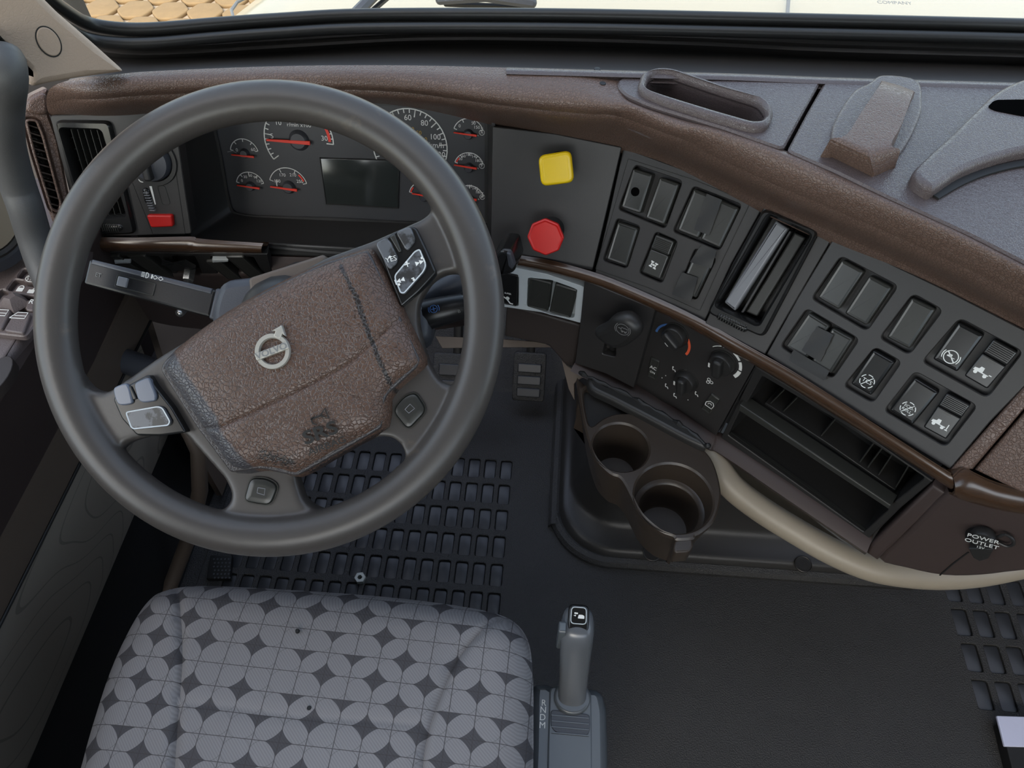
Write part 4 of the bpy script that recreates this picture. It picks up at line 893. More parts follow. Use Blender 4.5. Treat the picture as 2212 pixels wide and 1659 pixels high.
wl2 = [q2((590, 125), (1055, 368), (800, 735), (350, 470)), q2((1180, 432), (1418, 565), (1145, 928), (905, 792)), q2((1560, 632), (2070, 905), (1780, 1278), (1252, 985)),
       q2((312, 552), (738, 802), (520, 1122), (95, 862)), q2((870, 866), (1082, 985), (848, 1322), (612, 1185)), q2((1195, 1064), (1698, 1345), (1440, 1680), (942, 1385))]
out2 = [(1802, 512), (2050, 630), (2230, 722), (2230, 818), (2140, 910), (2052, 1014), (1900, 922), (1780, 850), (1655, 766), (1725, 640)]
obj('base_plate', plate(F2, F2.P(out2), [rnd(F2.P(q), .006) for q in wl2], -.010, 0, .001), PAN, sw2)
rocker(F2, q2((600, 148), (785, 250), (572, 565), (392, 462)), sw2, lab='plain blank cover, first of the top row')
rocker(F2, q2((822, 277), (1015, 382), (795, 692), (612, 592)), sw2, lab='plain blank cover, second of the top row')
rocker(F2, q2((1175, 465), (1380, 560), (1138, 882), (948, 780)), sw2, lab='plain blank cover standing alone in the top row')
rocker(F2, q2((318, 580), (490, 680), (318, 985), (142, 862)), sw2, lab='taped blank cover at the lower left')
rocker(F2, q2((520, 705), (708, 808), (495, 1080), (340, 990)), sw2, lab='taped blank cover, right one of the lower pair')
def truck(G, c, s, h, arrow=0):
    def pl(pts): return prism(G, [(c[0]+x*s, c[1]+y*s) for x, y in pts], h, h+.0003, 0)
    P = [pl([(-1, -.15), (-.95, .2), (-.45, .3), (-.35, .62), (.1, .62), (.15, .1), (.15, -.15)]), pl([(.15, -.15), (.95, -.15), (.95, -.02), (.15, -.02)])]
    P += [prism(G, circ((c[0]+x*s, c[1]-.3*s), .24*s, 12), h+.0001, h+.0005, 0) for x in (-.6, .62)]
    P += [ribbon(G, [(c[0]+.95*s, c[1]+.1*s), (c[0]+1.3*s, c[1]+.1*s)], .12*s, h)] if arrow == 0 else [ribbon(G, [(c[0]+1.2*s, c[1]-.4*s), (c[0]+1.2*s, c[1]+.5*s)], .12*s, h), ribbon(G, [(c[0]+1.0*s, c[1]-.4*s), (c[0]+1.4*s, c[1]-.4*s)], .12*s, h)]
    return P
def dashcirc(G, c, r, h, n=6, wd=.0009): return [p for k in range(n) for p in [ribbon(G, arcp(c, r, 360/n*k+8, 360/n*(k+1)-12, 5), wd, h)]]
o, G, a, b, h = rocker(F2, q2((1555, 662), (1765, 772), (1535, 1072), (1325, 962)), sw2, lab='glossy rocker with a truck in a crossed white circle', gloss=True)
c = (0.0, -b*.52); obj('stability_symbol', [ribbon(G, arcp(c, .0068, 0, 360, 24), .0009, h), ribbon(G, arcp(c, .0086, 150, 210, 8), .0009, h), ribbon(G, arcp(c, .0086, -30, 30, 8), .0009, h), ribbon(G, [(c[0]-.005, c[1]+.004), (c[0]+.005, c[1]-.004)], .0012, h)]+truck(G, c, .0042, h)[:2], WHT, o)
o, G, a, b, h = rocker(F2, q2((1835, 795), (2035, 905), (1785, 1215), (1585, 1100)), sw2, 'ribbed', 'ribbed glossy rocker with white truck and arrow, upper row', gloss=True)
obj('truck_symbol', truck(G, (-.002, -b*.48), .0078, h), WHT, o)
o, G, a, b, h = rocker(F2, q2((865, 890), (1040, 992), (830, 1262), (655, 1160)), sw2, lab='glossy rocker lettered TCS in a dashed circle', gloss=True)
c = (0.0005, -b*.48); obj('dashed_circle', dashcirc(G, c, .0075, h)+[ribbon(G, [(c[0]+.004, c[1]+.0065), (c[0]-.004, c[1]-.0065)], .0008, h)], WHT, o); text(G, 'TCS', c[0], c[1], .0062, WHT, o, h+.0001)
o, G, a, b, h = rocker(F2, q2((1195, 1105), (1395, 1240), (1175, 1500), (975, 1385)), sw2, lab='pressed glossy rocker lettered ECO-ROLL', gloss=True, h=.001)
c = (0.0, -b*.45); obj('dashed_circle', dashcirc(G, c, .0075, h)+[ribbon(G, [(c[0]+.004, c[1]+.0065), (c[0]-.004, c[1]-.0065)], .0007, h)], WHT, o); text(G, 'ECO-', c[0], c[1]+.0022, .0045, WHT, o, h+.0001); text(G, 'ROLL', c[0], c[1]-.0022, .0045, WHT, o, h+.0001)
o, G, a, b, h = rocker(F2, q2((1465, 1240), (1665, 1345), (1435, 1615), (1240, 1512)), sw2, 'ribbed', 'ribbed glossy rocker with white truck and lift symbol, lower row', gloss=True)
obj('truck_symbol', truck(G, (-.002, -b*.48), .0074, h, 1), WHT, o)
tape(F2, q2((395, 698), (530, 765), (420, 990), (268, 892)), .0062, 'shiny black tape strip bridging two covers in the truck symbol panel', .0016)
tape(F2, q2((205, 885), (500, 1062), (452, 1140), (165, 975)), .0062, 'wide black tape piece below the taped covers, nearly touching the wood trim')
# centre vent
cv, q = vent(FV, [Z1(1545, 515), Z1(2020, 700), Z1(1540, 1610), Z1(1065, 1400)], [Z1(1590, 572), Z1(1945, 740), Z1(1500, 1500), Z1(1145, 1335)], 'air_vent', 'tall black centre air vent with a broad silver vane between the two switch panels', 0, 0, (1640, 600), -.04)
obj('vent_surround', plate(FV, FV.P([(1651, 446), (1725, 480), (1800, 512), (1725, 640), (1652, 766), (1585, 735), (1523, 698), (1582, 570)]), [rnd(FV.P([Z1(1545, 515), Z1(2020, 700), Z1(1540, 1610), Z1(1065, 1400)]), .008)], -.02, 0, .001, floor=False), PAN, cv)
obj('silver_vane', prism(FV, rnd(FV.P([Z1(1640, 620), Z1(1745, 690), Z1(1290, 1392), Z1(1198, 1318)], .0), .002), -.016, -.001, .003), VANE, cv, label='broad worn silver vane')
obj('dark_vane', prism(FV, rnd(FV.P([Z1(1800, 720), Z1(1895, 765), Z1(1480, 1440), Z1(1380, 1400)], -.01), .002), -.022, -.012, .002), BTN, cv)
obj('thin_vane', prism(FV, FV.P([Z1(1760, 705), Z1(1775, 712), Z1(1365, 1405), Z1(1345, 1400)], -.004), -.03, -.004, .0005), BLK, cv)
c1, c2 = FV.uv(Z1(1175, 1425)), FV.uv(Z1(1385, 1530)); obj('thumbwheel', tube([FV(*c1, .003), FV(*c2, .003)], .0055, 14), GLS, cv)
obj('thumbwheel_rib', [prism(FV.turn(lerp2(c1, c2, k/10), atan2(c2[1]-c1[1], c2[0]-c1[0])), [(-.0005, -.005), (.0005, -.005), (.0005, .005), (-.0005, .005)], .004, .0094, .0003, 1) for k in range(11)], BTN, cv)
c = FV.uv(Z1(1118, 1390)); obj('symbol', ribbon(FV, arcp(c, .0025, 0, 360, 12), .0007, .0004), GRYP, cv)
# ================================================================== SILVER FRAMED SWITCHES
sv = thing('switch_panel', 'worn silver framed plate with black double switches right of the wheel rim', 'switch panel', FSI(0, -.03))
swl = [(1140, 600), (1190, 605), (1246, 625), (1240, 688), (1190, 680), (1138, 660)]
swl2 = [(958, 580), (1060, 580), (1120, 596), (1120, 662), (1060, 655), (950, 640)]
obj('silver_plate', plate(FSI, rnd(FSI.P([(940, 572), (1090, 574), (1180, 592), (1267, 622), (1254, 698), (1170, 675), (1080, 662), (940, 655)], .002), .002), [rnd(FSI.P(swl, .002), .004), rnd(FSI.P(swl2, .002), .004)], -.008, .002, .0006), SIL, sv)
rocker(FSI, [(1141, 602), (1190, 609), (1186, 677), (1140, 662)], sv, lab='black glossy blank, left of the framed pair', h=.004)
rocker(FSI, [(1194, 610), (1243, 628), (1237, 688), (1190, 678)], sv, lab='black glossy blank, right of the framed pair', h=.004)
o, G, a, b, h = rocker(FSI, [(1078, 584), (1118, 597), (1118, 662), (1075, 657)], sv, lab='glossy rocker with small white seat symbol beside the rim', gloss=True, h=.004)
obj('seat_symbol', [ribbon(G, [(-.006, -b*.5), (-.001, -b*.62), (.004, -b*.85), (.008, -b*.85)], .0018, h), prism(G, circ((0, -b*.55), .0028, 12), h, h+.0003, 0)], WHT, o); text(G, 'SUPER', 0, -b*.25, .0035, WHT, o, h+.0001)
# ================================================================== TRAILER BRAKE LEVER
tl = thing('hand_brake_lever', 'black hand brake lever knob with round trailer symbol left of the climate controls', 'lever', FLV(0, -.06))
obj('lever_plate', plate(FLV, FLV.P([(1262, 605), (1415, 668), (1392, 750), (1368, 838), (1310, 808), (1242, 785), (1254, 690)]), [rnd(FLV.P([(1311, 720), (1330, 722), (1330, 772), (1300, 765)]), .004)], -.015, 0, .001), PAN, tl)
obj('lever_arm', tube([FLV(*FLV.uv((1318, 760)), -.01), FLV(*FLV.uv((1322, 740), .015), .012), FLV(*FLV.uv((1330, 715), .03), .026)], [.005, .005, .007], 12), BLK, tl)
kc = [(1290, 722), (1288, 708), (1312, 695), (1330, 678), (1360, 676), (1384, 696), (1388, 715), (1374, 732), (1352, 746), (1330, 748), (1310, 738)]
kp = smooth(FLV.P(kc, .034), 3)
obj('lever_knob', rings([[FLV(*p, h_) for p in inset(kp, i_)] for h_, i_ in ((.020, .010), (.024, .004), (.030, .0008), (.034, 0), (.039, .0015), (.043, .005), (.045, .010))]), BLK, tl, sharp=60)
c = FLV.uv((1345, 712), .045); obj('trailer_symbol', [ribbon(FLV, arcp(c, .0085, 0, 360, 24), .0007, .0449), ribbon(FLV, arcp(c, .0105, 140, 220, 8), .0007, .0449), ribbon(FLV, arcp(c, .0105, -40, 40, 8), .0007, .0449), ribbon(FLV, [(c[0]-.006, c[1]+.001), (c[0]-.002, c[1]+.001), (c[0]-.002, c[1]+.003), (c[0]+.006, c[1]+.003), (c[0]+.006, c[1]-.002), (c[0]-.002, c[1]-.002), (c[0]-.002, c[1]+.001)], .0008, .0451)]+[prism(FLV, circ((c[0]+x, c[1]-.003), .0014, 8), .0449, .0454, 0) for x in (0, .004)], GRYP, tl)
# ================================================================== CLIMATE PANEL
def Z3(x, y): return (1180+x/4.096, 600+y/4.096)
cp = thing('climate_panel', 'charcoal climate control panel with three rotary knobs below the wood trim', 'control panel', FCL(0, -.07))
obj('panel_plate', prism(FCL, FCL.P([(1417, 668), (1520, 722), (1630, 788), (1590, 860), (1546, 940), (1460, 880), (1370, 840), (1394, 752)]), -.02, 0, 0), PAN, cp)
def rot(px, r, ang, name, lab, sx=1.0):
    c = FCL.uv(px, .012); o = obj(name, lathe(FCL, c, [(r*1.12, 0), (r*1.1, .0012), (r*1.02, .0012), (r, .003), (r*.96, .010), (r*.88, .0115)], 32, sx, True, True, radians(ang)), BLK, cp, label=lab, sharp=40)
    G = FCL.turn(c, radians(ang)); g = [(-r*.36, -r*.82), (r*.36, -r*.82), (r*.36, r*.82), (-r*.36, r*.82)]
    obj('finger_grip', prism(G, rnd(g, r*.3, 4), .011, .021, .003), BLK, o)
    obj('pointer_mark', prism(G, [(-r*.86, -r*.32), (-r*.72, -r*.36), (-r*.72, r*.02), (-r*.86, r*.06)], .010, .0122, 0), WHT, o); return o, c
r0 = .0155
o, c = rot(Z3(1110, 545), .0165, 60, 'temperature_knob', 'temperature knob with blue and red arc')
c = FCL.uv(Z3(1120, 560), 0)
obj('cold_arc', prism(FCL, arcp(c, .0268, 178, 60, 16)+arcp(c, .0238, 60, 178, 16), .0001, .0006, 0), BLU, o); obj('hot_arc', prism(FCL, arcp(c, .0262, 88, -22, 16)+arcp(c, .0228, -22, 88, 16), .0004, .001, 0), ORG, o)
o, c = rot(Z3(1525, 790), .0165, 12, 'fan_knob', 'fan speed knob with white stepped arc')
obj('fan_scale', [prism(FCL, arcp(c, .0245+.0004*k, a0, a0-30, 6)+arcp(c, .0236-.0006*k, a0-30, a0, 6), .0001, .0006, 0) for k, a0 in enumerate((142, 106, 70, 34, -2))], WHT, o)
c2 = FCL.uv(Z3(1445, 915)); obj('fan_symbol', [ribbon(FCL, arcp((c2[0]+.003*cos(k*2.1), c2[1]+.003*sin(k*2.1)), .0022, 0, 360, 8), .0008, .0003) for k in range(3)], WHT, o)
o, c = rot(Z3(1205, 950), .0155, 12, 'air_flow_knob', 'air distribution knob ringed with small white symbols')
def person(c, s): return [prism(FCL, circ((c[0]-.5*s, c[1]+.8*s), .25*s, 8), .0001, .0005, 0), ribbon(FCL, [(c[0]-.6*s, c[1]+.4*s), (c[0]-.3*s, c[1]-.3*s), (c[0]+.4*s, c[1]-.1*s), (c[0]+.7*s, c[1]-.7*s)], .3*s, .0001)]
PP = []
for p in ((1130, 810), (1065, 960), (1140, 1045), (1330, 1030)): PP += person(FCL.uv(Z3(*p)), .0042)
for p in ((1058, 865), (1025, 885), (1255, 1080), (1325, 935)): PP.append(prism(FCL, circ(FCL.uv(Z3(*p)), .0008, 8), .0001, .0005, 0))
obj('air_symbol', PP, WHT, o); c3 = FCL.uv(Z3(1245, 838)); obj('defrost_symbol', [ribbon(FCL, arcp(c3, .0058, 0, 360, 16, .0036), .0006, .0001)]+[ribbon(FCL, [(c3[0]+k*.003, c3[1]-.002), (c3[0]+k*.003+.0006, c3[1]+.002)], .0006, .0001) for k in (-1, 0, 1)], GRYP, o)
o, G, a, b, h = rocker(FCL, [Z3(925, 702), Z3(1010, 745), Z3(965, 910), Z3(880, 870)], cp, lab='button lettered AC ON', h=.003)
text(G, 'AC', 0, .002, .0078, WHT, o, h); text(G, 'ON', 0, -.0065, .0050, WHT, o, h)
o, G, a, b, h = rocker(FCL, [Z3(1445, 1012), Z3(1528, 1075), Z3(1455, 1222), Z3(1370, 1165)], cp, lab='recirculation button with white cab outline', h=.003)
obj('recirculation_symbol', [ribbon(G, [(-.005, -.006), (-.006, 0), (-.002, .005), (.003, .005), (.0055, .001), (.005, -.006), (-.005, -.006)], .001, h), ribbon(G, arcp((0, -.001), .0025, 200, 20, 8), .0008, h)], WHT, o)
obj('panel_joint', ribbon(FBN, FBN.P([(1634, 790), (1600, 850), (1555, 935)]), .002, .0002), DRK, cp)
# ================================================================== STORAGE BIN
sb = thing('storage_bin', 'open black storage pocket with dividers under the wood trim', 'storage bin', FBN(0, -.08))
bo = FBN.P([(1632, 792), (1820, 905), (2014, 1040), (1942, 1100), (1874, 1166), (1700, 1040), (1557, 946)])
b1 = FBN.P([(1646, 812), (1820, 915), (1998, 1032), (1928, 1088), (1760, 975), (1612, 872)])
b2 = FBN.P([(1600, 884), (1760, 992), (1920, 1100), (1866, 1150), (1720, 1045), (1572, 940)])
obj('bin_frame', plate(FBN, bo, [rnd(b1, .003, 2), rnd(b2, .003, 2)], -.075, 0, .001), BLK, sb)
lipq = [Z for Z in [(1600, 872), (1760, 978), (1926, 1090), (1920, 1098), (1757, 990), (1594, 884)]]
obj('tray_lip', prism(FBN, FBN.P(lipq, .008), -.01, .010, .002), BTN, sb)
obj('tray_scoop', sheet([[FBN(*FBN.uv(p, h_), h_) for p in row] for row, h_ in (([(1602, 890), (1760, 998), (1916, 1102)], -.055), ([(1590, 915), (1742, 1020), (1895, 1125)], -.050), ([(1578, 935), (1725, 1040), (1872, 1148)], -.002))], .002, -FBN.n), BTN, sb, label='sloping scoop of the lower tray')
for (xa, ya), (xb, yb) in [((1690, 845), (1655, 880)), ((1718, 862), (1682, 898)), ((1800, 910), (1762, 955)), ((1885, 960), (1850, 1008)), ((1902, 972), (1866, 1020)), ((1925, 985), (1892, 1035)), ((1962, 1008), (1930, 1062))]:
    p, q_ = Vector(FBN.uv((xa, ya), -.03)), Vector(FBN.uv((xb, yb), -.03)); G = FBN.turn(tuple(q_), atan2((p-q_).y, (p-q_).x)); L = (p-q_).length
    obj('divider', prism(G, [(-.004, -.0008), (L*1.25, -.0008), (L*1.25, .0008), (-.004, .0008)], -.074, -.022, .0005, 1), BTN, sb)
obj('rail', prism(FBN, FBN.P([(1655, 868), (1790, 955), (1935, 1056), (1930, 1066), (1780, 965), (1648, 878)], -.02), -.07, -.018, .001), BLK, sb)
# ================================================================== POWER OUTLET
po = thing('power_outlet', 'black capped round power outlet on the brown panel at the right border', 'power outlet', FG(*FG.uv((2120, 1158)), 0))
c = FG.uv((2118, 1157)); r = FG.uv((2163, 1157))[0]-c[0]
obj('outlet_ring', lathe(FG, c, [(r, 0), (r, .003), (r*.95, .006), (r*.8, .006), (r*.78, .002)], 36, 1.0, True, False), GLS, po)
c = FG.uv((2122, 1168), .014); obj('outlet_cap', lathe(FG, c, [(r*.7, .002), (r*.84, .006), (r*.84, .012), (r*.78, .0145)], 36), BLK, po)
FG_t = FG.turn(c, radians(17))
text(FG_t, 'POWER', 0, .0045, .0088, WHT, po, .0147); text(FG_t, 'OUTLET', 0, -.005, .0088, WHT, po, .0147); text(FG_t, '12V', 0, -.0125, .005, WHT, po, .0147)
obj('cap_tab', prism(FG, FG.P([(2092, 1186), (2148, 1186), (2135, 1208), (2116, 1214), (2102, 1206)], .008), .002, .008, .002), BLK, po)
obj('cap_tether', tube([FG(*FG.uv(p, .006), .006) for p in smooth([(2155, 1160), (2172, 1155), (2187, 1164), (2189, 1176), (2175, 1180), (2156, 1172)], 3, False)], .0018, 8), BLK, po)
# ================================================================== LOWER LEFT SWITCHES, KNEE PANEL
def ZL(x, y): return (200+x/5.267, 480+y/5.267)
FLL = Fr(hz(400, 548, .672), -1, -22)
ll = thing('switch_panel', 'black switch panel under the wood trim behind the headlamp stalk', 'switch panel', FLL(0, -.03))
llo = [(202, 545), (300, 546), (440, 548), (578, 549), (592, 606), (640, 650), (500, 690), (330, 655), (230, 610)]
wll = [[ZL(225, 385), ZL(745, 385), ZL(1050, 740), ZL(420, 740)], [ZL(900, 385), ZL(1165, 385), ZL(1310, 750), ZL(1010, 750)], [ZL(1330, 390), ZL(1830, 395), ZL(1990, 690), ZL(1480, 690)]]
obj('base_plate', plate(FLL, FLL.P(llo), [rnd(FLL.P(q), .004) for q in wll], -.012, 0, .001), BLK, ll)
rocker(FLL, [ZL(255, 400), ZL(445, 400), ZL(640, 700), ZL(440, 700)], ll, lab='switch with bright worn upper edge')
rocker(FLL, [ZL(520, 395), ZL(725, 395), ZL(930, 700), ZL(715, 700)], ll, lab='plain switch beside the worn one')
rocker(FLL, [ZL(1360, 455), ZL(1540, 455), ZL(1680, 680), ZL(1490, 680)], ll, lab='switch with chipped white top edge')
rocker(FLL, [ZL(1610, 405), ZL(1810, 405), ZL(1950, 680), ZL(1740, 680)], ll, lab='plain switch at the right end')
obj('chipped_edge', prism(FLL, rnd(FLL.P([ZL(1365, 392), ZL(1550, 395), ZL(1550, 415), ZL(1370, 425)]), .001), -.004, .005, .001), SIL, ll)
obj('bright_edge', prism(FLL, rnd(FLL.P([ZL(255, 402), ZL(440, 402), ZL(445, 422), ZL(262, 432)]), .001), .002, .0062, .001), SIL, ll)
tape(FLL, [ZL(785, 420), ZL(1180, 470), ZL(1170, 555), ZL(800, 520)], .006, 'crumpled black tape bunched over the missing switch above the steel bolt', .008)
bo_ = thing('toggle_bolt', 'small steel toggle bolt poking out below the crumpled tape behind the stalk', 'bolt', FLL(*FLL.uv(ZL(1080, 690))))
c = FLL.uv(ZL(1085, 665), .02); obj('bolt_head', prism(FLL, circ(c, .0085, 6), .002, .021, .002), CHRM, bo_); obj('bolt_tip', lathe(FLL, FLL.uv(ZL(1078, 715), .02), [(.004, 0), (.0045, .022), (.002, .026)], 12), CHRM, bo_)
FKN = Fr(hz(420, 610, .585), -1, -14)
obj('knee_panel', prism(FKN, smooth(FKN.P([(206, 600), (250, 596), (690, 590), (1060, 605), (1062, 690), (900, 720), (700, 735), (450, 715), (340, 700), (270, 672), (222, 640), (200, 615)]), 3), -.012, 0, .006), KNEE, dash, label='brown knee panel below the left switches')
obj('knee_panel_edge', prism(FC, FC.P([(582, 552), (692, 556), (680, 585), (590, 600)], -.004), -.02, -.002, .002), KNEE, dash)
bt = thing('bolt', 'small round steel bolt end below the headlamp stalk', 'bolt', hz(397, 668, .60)); FBt = Fr(hz(396, 668, .602), 0, 20)
obj('bolt_shank', tube([FBt(0, 0, -.012), FBt(0, 0, .012)], .0062, 14), CHRM, bt)
lowt = smooth([tuple(hz(*q)) for q in [(120, 640, .52), (165, 705, .49), (230, 760, .47), (300, 790, .46), (380, 812, .45), (520, 830, .44)]], 5, False)
obj('lower_rail', tube(lowt, .020, 14), BLGR, dash, label='dark grey curved lower edge behind the left spoke opening')
# ================================================================== STEERING COLUMN AND STALKS
sc = thing('steering_column', 'dark steering column housing with control stalks behind the wheel hub', 'steering column', (-.26, .56, .68))
def WQ(pts, h): return FW.P(pts, h)
so = rnd(WQ([(475, 603), (540, 597), (700, 560), (830, 590), (905, 640), (930, 690), (928, 735), (900, 750), (800, 850), (560, 840), (452, 720), (455, 660)], -.045), .012)
obj('shroud', rings([[FW(*p, h) for p in inset(so, i)] for h, i in ((-.15, .02), (-.075, .002), (-.055, 0), (-.046, .003), (-.043, .010))]), BLGR, sc, sharp=50)
obj('shroud_cover', prism(FW, rnd(WQ([(536, 600), (700, 548), (720, 600), (540, 640)], -.04), .004), -.08, -.040, .003), TAUP, sc)
obj('column_tube', tube([FW(0, 0, -.04), FW(0, .02, -.12), Vector((-.26, .70, .60)), Vector((-.26, .86, .40))], [.045, .055, .06, .06], 20), BLK, sc)
def stalk(A, B, w_, t_, name, mt, lab, bev=.005):
    """box shaped lever from A (tip) to B (base), faces up along the wheel normal"""
    d = (B-A); L = d.length; x = d/L; y = FW.n.cross(x).normalized(); n = x.cross(y).normalized(); F = Fr((0, 0, 0)); F.o = A; F.x, F.y, F.n = x, y, n
    return F, L
A, B = FW(*FW.uv((186, 588), -.055), -.055), FW(*FW.uv((462, 655), -.06), -.06)
F, L = stalk(A, B, 0, 0, '', None, '')
lv = [(0, -.0125), (L, -.0155), (L, .0145), (0, .0145)]
o = obj('light_stalk', rings([[F(x, y, h) for x, y in inset(rnd(lv, .003), i)] for h, i in ((-.022, .003), (-.018, 0), (-.004, .0), (0, .0012), (.0008, .003))]), STK, sc, label='long black headlamp stalk pointing left', sharp=40)
obj('stalk_bevel', prism(F, [(.004, .0145), (.004, .0092), (L*.97, .0082), (L*.97, .0145)], -.010, .0022, .002), BLGR, o)
obj('switch_slot', ringp(F, rnd([(.033, -.008), (.075, -.008), (.075, .006), (.033, .006)], .002), rnd([(.0345, -.0065), (.0735, -.0065), (.0735, .0045), (.0345, .0045)], .002), .0005, .0018, .0004), BTN, o)
obj('slide_switch', prism(F, rnd([(.036, -.006), (.046, -.006), (.046, .0042), (.036, .0042)], .001), 0, .0045, .001), VANE, o)
text(F, 'OFF', .062, .0117, .0052, GRYP, o, .0024); text(F, 'ET', .014, 0, .006, GRYP, o, .0012)
obj('headlamp_symbol', [ribbon(F, [(x+L*.46, y+.0117) for x, y in arcp((0, 0), .0028, -90, 90, 8)]+[(L*.46, .0089+.0056), (L*.46, .0089)], .0007, .0024)]+[ribbon(F, [(L*.46-.005, .0095+k*.0015), (L*.46-.0015, .0095+k*.0015)], .0006, .0024) for k in range(4)]+[prism(F, [(L*.5, .0095), (L*.51, .0095), (L*.51, .014), (L*.5, .014)], .0024, .0027, 0)]+[ribbon(F, [(L*.53+k*.006, .0117-.002), (L*.53+k*.006+.0025, .0117), (L*.53+k*.006, .0137), (L*.53+k*.006-.0025, .0117), (L*.53+k*.006, .0097)], .0007, .0024) for k in (0, 1)], WHT, o)
obj('stalk_collar', prism(F, rnd([(L-.002, -.017), (L+.02, -.018), (L+.02, .017), (L-.002, .016)], .003), -.024, .001, .003), BLGR, sc)
A, B = FW(*FW.uv((1020, 657), -.06), -.06), FW(*FW.uv((885, 690), -.065), -.065)
pts = [A.lerp(B, t)+FW.n*.004*sin(pi*t) for t in (0, .3, .6, 1)]
o = obj('wiper_stalk', tube(smooth([tuple(p) for p in pts], 3, False), [.0125+.0005*k for k in range(10)], 18), STK, sc, label='thick black stalk with a round cross symbol')
F, L = stalk(B, A, 0, 0, '', None, '')
c = (L*.46, .002); hh = .0195; obj('symbol', [ribbon(F, arcp(c, .0038, 0, 360, 18), .0006, hh), ribbon(F, arcp(c, .0056, 150, 210, 8), .0006, hh-.0006), ribbon(F, arcp(c, .0056, -30, 30, 8), .0006, hh-.0006), ribbon(F, [(c[0]-.0025, c[1]), (c[0]+.0025, c[1])], .0007, hh), ribbon(F, [(c[0], c[1]-.0025), (c[0], c[1]+.0025)], .0007, hh)], BLU, o)
text(F, 'B', L*.82, -.006, .005, GRYP, o, .0165)
obj('stalk_ring', tube([B.lerp(A, .93), B.lerp(A, .97)], .0148, 18), GLS, o)
A, B = FW(*FW.uv((1035, 585), -.085), -.085), FW(*FW.uv((885, 668), -.085), -.085)
obj('washer_stalk', tube([A, A.lerp(B, .5)+FW.n*.003, B], [.013, .013, .011], 18), BLGR, sc, label='grey tapered stalk behind the thick one')
obj('ignition_paddle', prism(FW, smooth(WQ([(885, 700), (928, 690), (932, 720), (922, 745), (900, 752), (885, 740)], -.07), 3), -.09, -.07, .006), BLGR, sc)
# ignition key block right of the rim
ik = thing('ignition_block', 'small glossy black stalk tip poking out right of the wheel rim', 'stalk', FSI(*FSI.uv((1090, 565), .03), .03))
obj('stalk_tip', prism(FSI, rnd(FSI.P([(1060, 560), (1082, 540), (1104, 543), (1114, 580), (1108, 592), (1080, 600)], .05), .004), .012, .05, .006), GLS, ik)
obj('tip_button', prism(FSI, rnd(FSI.P([(1094, 545), (1104, 548), (1112, 574), (1106, 582), (1098, 575)], .052), .002), .046, .053, .002), BLGR, ik)
# ================================================================== STEERING WHEEL
sw_ = thing('steering_wheel', 'dark four-spoke truck steering wheel turned to the left, worn brown airbag cover in its centre', 'steering wheel', FW(0, 0, -.03))
def torus(F, R, r, rn, n=120, m=24):
    return rings([[F((R+r*cos(2*pi*j/m))*cos(2*pi*i/n), (R+r*cos(2*pi*j/m))*sin(2*pi*i/n), rn*sin(2*pi*j/m)) for j in range(m)] for i in range(n)]+[[F((R+r*cos(2*pi*j/m)), 0, rn*sin(2*pi*j/m)) for j in range(m)]], False, False)
spk_px = [(985, 380), (950, 425), (925, 470), (880, 490), (800, 525), (700, 560), (350, 770), (300, 805), (238, 850), (195, 842), (150, 780), (120, 900), (160, 1010), (235, 985), (262, 968), (278, 955), (330, 940), (400, 932), (460, 1000), (492, 1035), (507, 1072), (490, 1100), (440, 1112), (440, 1165), (600, 1185), (750, 1160), (740, 1112), (695, 1102), (660, 1085), (648, 1050), (640, 1015), (830, 938), (865, 950), (882, 985), (878, 1025), (862, 1055), (900, 1075), (1000, 965), (1045, 850), (1018, 805), (985, 835), (955, 828), (925, 780), (905, 700), (905, 655), (935, 605), (970, 588), (1005, 592), (1018, 620), (1062, 610), (1068, 520)]
spq = [FW.uv(p, -.004) for p in spk_px]
spq = [(q if hypot(*q) < .212 else (q[0]*.212/hypot(*q), q[1]*.212/hypot(*q))) for q in spq]
spq = rnd(spq, .008, 3)
raw = join([torus(FW, .2085, .0195, .0175), prism(FW, spq, -.018, .003, .004)])
me = bpy.data.meshes.new('w'); L0 = ORG_[sw_.name]; me.from_pydata([tuple(v-L0) for v in raw[0]], [], raw[1])
bm = bmesh.new(); bm.from_mesh(me); bmesh.ops.recalc_face_normals(bm, faces=bm.faces); bm.to_mesh(me); bm.free()
rimo = bpy.data.objects.new('rim', me); COL.objects.link(rimo)
r1 = rimo.modifiers.new('r', 'REMESH'); r1.mode = 'VOXEL'; r1.voxel_size = .0019
s1 = rimo.modifiers.new('s', 'SMOOTH'); s1.iterations = 22; s1.factor = .5
dg = bpy.context.evaluated_depsgraph_get(); m2 = bpy.data.meshes.new_from_object(rimo.evaluated_get(dg)); rimo.modifiers.clear(); rimo.data = m2; m2.name = 'rim'
m2.shade_smooth(); m2.materials.clear(); m2.materials.append(RIM); rimo.parent = sw_; ORG_[rimo.name] = L0; rimo['label'] = 'smooth dark rim and spokes'
airbag_wear_and_facet(AIRB, FW.x, FW.y)
